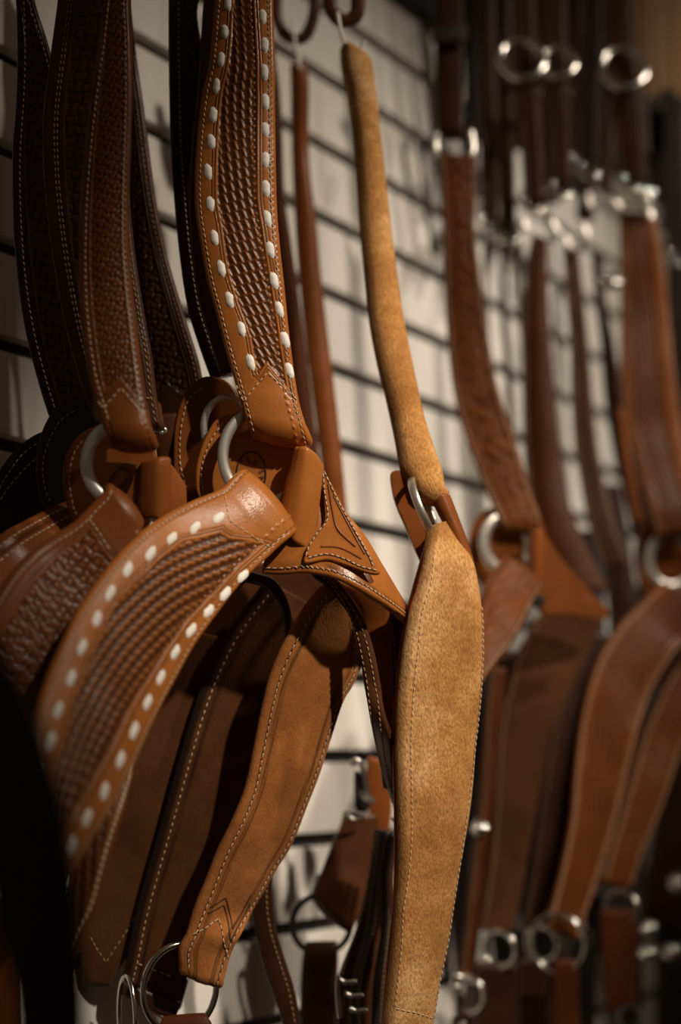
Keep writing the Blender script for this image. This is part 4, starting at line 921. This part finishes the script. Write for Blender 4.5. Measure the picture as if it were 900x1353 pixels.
for xt, xb, yb, wd, dd, mt, rg, lab in heads:
    hd = thing('headstall', lab, 'headstall', P(xb, yb, dd), 'headstalls hanging along the top')
    ytop = -90 if xt < 840 else 128
    h2 = wd / 2
    rows = [(xt - h2, ytop, xt + h2, ytop, dd), (xt - h2, (ytop * 2 + yb) / 3, xt + h2, (ytop * 2 + yb) / 3, dd - .005), ((xt + xb) / 2 - h2, (ytop + 2 * yb) / 3, (xt + xb) / 2 + h2, (ytop + 2 * yb) / 3, dd - .005), (xb - h2 * .95, yb, xb + h2 * .95, yb, dd)]
    strap('cheek_strap', rows, mt, hd, [('L', .003), ('R', .003)], t=.007, nu=12, dv=.005, thread='threadd', roll=(.007, 2.4))
    ring_obj('end_ring', xb, yb + 10, dd - .002, .011, .0022, .0022, 10, 30, M['chrome'], hd, n=32, m_=8)
    if rg:
        x_, y_, rp = rg
        ring_obj('chrome_ring', x_, y_, dd - .028, rp / F * dd, .0042, .0034, 5, 18, M['chrome'], hd)
        strap('keeper', [(xt - h2 * 1.15 + 6, 118, xt + h2 * 1.15 + 6, 118, dd - .026), (xt - h2 * 1.15 + 6, 128, xt + h2 * 1.15 + 6, 128, dd - .026)], 'dark', hd, t=.004, nu=8, dv=.003)
# loose connectors glinting where the collars are hooked up
for i, (pts, lab) in enumerate((
    ([(816, 250), (814, 266), (822, 276), (846, 280), (858, 272), (852, 250), (856, 276), (862, 290)], 'pale wire hanger above the wide right-hand collar'),
    ([(690, 292), (696, 302), (712, 312), (726, 318), (736, 310), (728, 292)], 'pale wire hanger above the plain smooth brown strap'),
    ([(746, 312), (752, 324), (766, 330), (776, 318), (770, 296)], 'pale wire hanger above the greyish brown tooled strap'),
    ([(776, 256), (780, 270), (790, 272), (794, 258)], 'small pale wire hanger between the headstalls and the right-hand collars'))):
    o = tube('wire_hanger', [P(x, y, (1.72, 1.6, 1.71, 1.78)[i]) for x, y in pts], .0032, M['steel'], None, n=40); top(o, lab, 'wire hanger', 'wire hangers')
for i, (x_, y_, dd, rp, lab) in enumerate(((808, 372, 1.72, 11, 'bright round concho between the dark strap and the wide right-hand collar'), (634, 1094, 1.39, 9, 'small round nickel concho at the right edge of the suede panel'), (896, 1167, 1.7, 10, 'round nickel concho at the right edge, lower down'), (857, 1226, 1.62, 8, 'dull concho in the shade, upper one near the right latigo strap'), (855, 1258, 1.62, 8, 'dull concho in the shade, lower one near the right latigo strap'), (886, 1258, 1.66, 8, 'dull concho in the shade nearest the lower right corner'))):
    c = thing('concho', lab, 'concho', P(x_, y_, dd), 'round metal conchos')
    ring_obj('rim', x_, y_, dd, rp / F * dd, .0016, .0014, -15, 25, M['chrome'], c, n=28, m_=8)
    X, Y, Z = cam_basis(-15, 25); cc = P(x_, y_, dd); V = []; Q = []
    for a in range(5):
        rr_ = rp / F * dd * (1 - a / 4.6); hh = .004 * (1 - (1 - a / 4.6) ** 2)
        for b in range(20): V.append(cc + X * rr_ * math.cos(b * math.pi / 10) + Y * rr_ * math.sin(b * math.pi / 10) + Z * hh)
    for a in range(4):
        for b in range(20): Q.append([a * 20 + b, a * 20 + (b + 1) % 20, (a + 1) * 20 + (b + 1) % 20, (a + 1) * 20 + b])
    link('dome', mesh_arrays('dome', np.array(V) - origin_of(c), np.array(Q), [list(range(80, 100))]), M['chrome'], c)
sp = thing('snap_hook', 'chrome bolt snap hanging low, just right of the foot of the suede panel', 'snap hook', P(605, 1320, 1.33))
pxtube('bail', [(598, 1294, 1.33), (606, 1290, 1.33), (616, 1296, 1.33)], .003, M['nickel'], sp, n=16); pxtube('barrel', [(604, 1300, 1.33), (604, 1325, 1.33), (605, 1342, 1.33)], .0036, M['nickel'], sp, n=16)
pxtube('hook', [(604, 1338, 1.33), (598, 1350, 1.33), (606, 1362, 1.33), (614, 1350, 1.33)], .0024, M['nickel'], sp, n=20)


# ================================================================== 11  DARK STRAPS BEHIND, RIGHT, ADDED TO FILL BRIGHT GAPS
dk = [
    ([(790, 640, 822, 640, 1.82), (800, 760, 838, 756, 1.80), (806, 860, 850, 856, 1.78), (800, 980, 846, 980, 1.75), (790, 1120, 832, 1120, 1.72)], 'dark', 'dark collar strap filling the gap left of the pale steel ring at the right'),
    ([(848, 640, 880, 640, 1.85), (846, 740, 882, 740, 1.82), (838, 840, 880, 840, 1.80)], 'black', 'black collar strap directly behind the pale steel ring at the right'),
    ([(762, 700, 800, 704, 1.80), (752, 780, 800, 786, 1.76), (742, 860, 800, 866, 1.72), (738, 980, 790, 980, 1.70), (730, 1180, 780, 1180, 1.68)], 'black', 'black collar strap behind the tip of the carved rosy flap'),
    ([(650, 860, 700, 860, 1.55), (640, 960, 690, 960, 1.54), (628, 1080, 676, 1080, 1.53), (616, 1220, 664, 1220, 1.52)], 'dark', 'dark collar strap between the thin reddish strap and the shaded rough-backed one'),
    ([(700, 830, 770, 838, 1.62), (700, 960, 760, 960, 1.60), (690, 1100, 748, 1100, 1.58), (684, 1210, 736, 1210, 1.58)], 'black', 'black collar strap behind the shaded rough-backed one'),
    ([(880, 960, 930, 960, 1.84), (872, 1060, 925, 1060, 1.82), (850, 1180, 915, 1180, 1.80), (852, 1225, 915, 1225, 1.80)], 'dark', 'dark collar strap at the right edge below the second basket-stamped one'),
    ([(866, 1230, 930, 1230, 1.82), (868, 1300, 930, 1300, 1.80), (866, 1420, 930, 1420, 1.80)], 'black', 'black strap in the lower right corner'),
    ([(800, 1100, 850, 1105, 1.70), (806, 1200, 852, 1200, 1.68), (808, 1300, 850, 1300, 1.67), (808, 1420, 850, 1420, 1.67)], 'black', 'black strap behind the right-hand brown latigo strap'),
    ([(738, 1230, 786, 1230, 1.60), (740, 1300, 787, 1300, 1.59), (740, 1420, 788, 1420, 1.59)], 'black', 'black strap behind the left-hand brown latigo strap'),
    ([(672, 1278, 740, 1280, 1.60), (676, 1330, 740, 1330, 1.60), (678, 1420, 740, 1420, 1.60)], 'dark', 'dark strap end hanging below the shaded rough-backed collar'),
    ([(612, 1300, 668, 1290, 1.56), (616, 1350, 668, 1350, 1.55), (618, 1420, 668, 1420, 1.55)], 'black', 'black strap end behind the chrome bolt snap'),
    ([(880, 300, 925, 300, 1.95), (884, 420, 925, 420, 1.93), (892, 520, 930, 520, 1.92), (904, 640, 935, 640, 1.90)], 'black', 'black strap at the right edge behind the wide right-hand collar'),
    ([(690, 1215, 760, 1215, 1.75), (690, 1300, 760, 1300, 1.74), (690, 1420, 760, 1420, 1.74)], 'black', 'black strap filling the gap under the left-hand large ring at the lower right'),
    ([(770, 1180, 812, 1180, 1.76), (776, 1280, 790, 1280, 1.75), (770, 1420, 786, 1420, 1.75)], 'black', 'slim black strap between the two brown latigo straps at the lower right'),
    ([(805, 900, 872, 905, 1.80), (800, 1000, 868, 1000, 1.78), (790, 1160, 850, 1160, 1.76)], 'black', 'black collar strap in the gap between the two basket-stamped lower straps'),
    ([(622, 880, 668, 880, 1.60), (612, 1000, 662, 1000, 1.59), (600, 1180, 642, 1180, 1.58), (596, 1280, 630, 1280, 1.58)], 'black', 'black collar strap behind the right edge of the suede panel'),
    ([(640, 1228, 705, 1228, 1.66), (644, 1300, 700, 1300, 1.66), (646, 1420, 700, 1420, 1.66)], 'black', 'added black strip darkening the wall gap behind the ring of the shaded rough-backed collar'),  # added where only dim wall shows between the straps
    ([(850, 780, 925, 790, 1.86), (850, 880, 925, 885, 1.86), (856, 1000, 920, 1000, 1.84)], 'dark', 'dark collar strap behind the bend of the wide right-hand collar'),
]
for rows, mt, lab in dk:
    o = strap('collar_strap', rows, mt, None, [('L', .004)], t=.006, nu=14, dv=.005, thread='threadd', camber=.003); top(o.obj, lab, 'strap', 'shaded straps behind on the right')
for i, (x0, wd, y0, yb, dd) in enumerate(((622, 16, -90, 250, 1.68), (634, 18, -90, 180, 1.74), (655, 20, -90, 215, 1.78), (680, 18, -90, 190, 1.74), (707, 22, -90, 225, 1.80), (728, 20, -90, 262, 1.84), (752, 24, -90, 250, 1.84), (773, 22, -90, 285, 1.86), (797, 24, -90, 240, 1.88), (846, 20, 118, 205, 1.84), (884, 22, 118, 300, 1.96))):
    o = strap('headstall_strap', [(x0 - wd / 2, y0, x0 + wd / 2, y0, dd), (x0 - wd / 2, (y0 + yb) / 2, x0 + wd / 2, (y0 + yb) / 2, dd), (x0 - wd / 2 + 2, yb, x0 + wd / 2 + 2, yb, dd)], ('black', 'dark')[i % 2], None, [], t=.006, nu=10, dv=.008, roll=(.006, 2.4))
    top(o.obj, ('first', 'second', 'third', 'fourth', 'fifth', 'sixth', 'seventh', 'eighth', 'ninth', 'tenth', 'eleventh')[i] + ' from the left of the dark straps deep in the shadowed headstall cluster', 'headstall strap', 'dark headstall straps in the shadowed cluster')
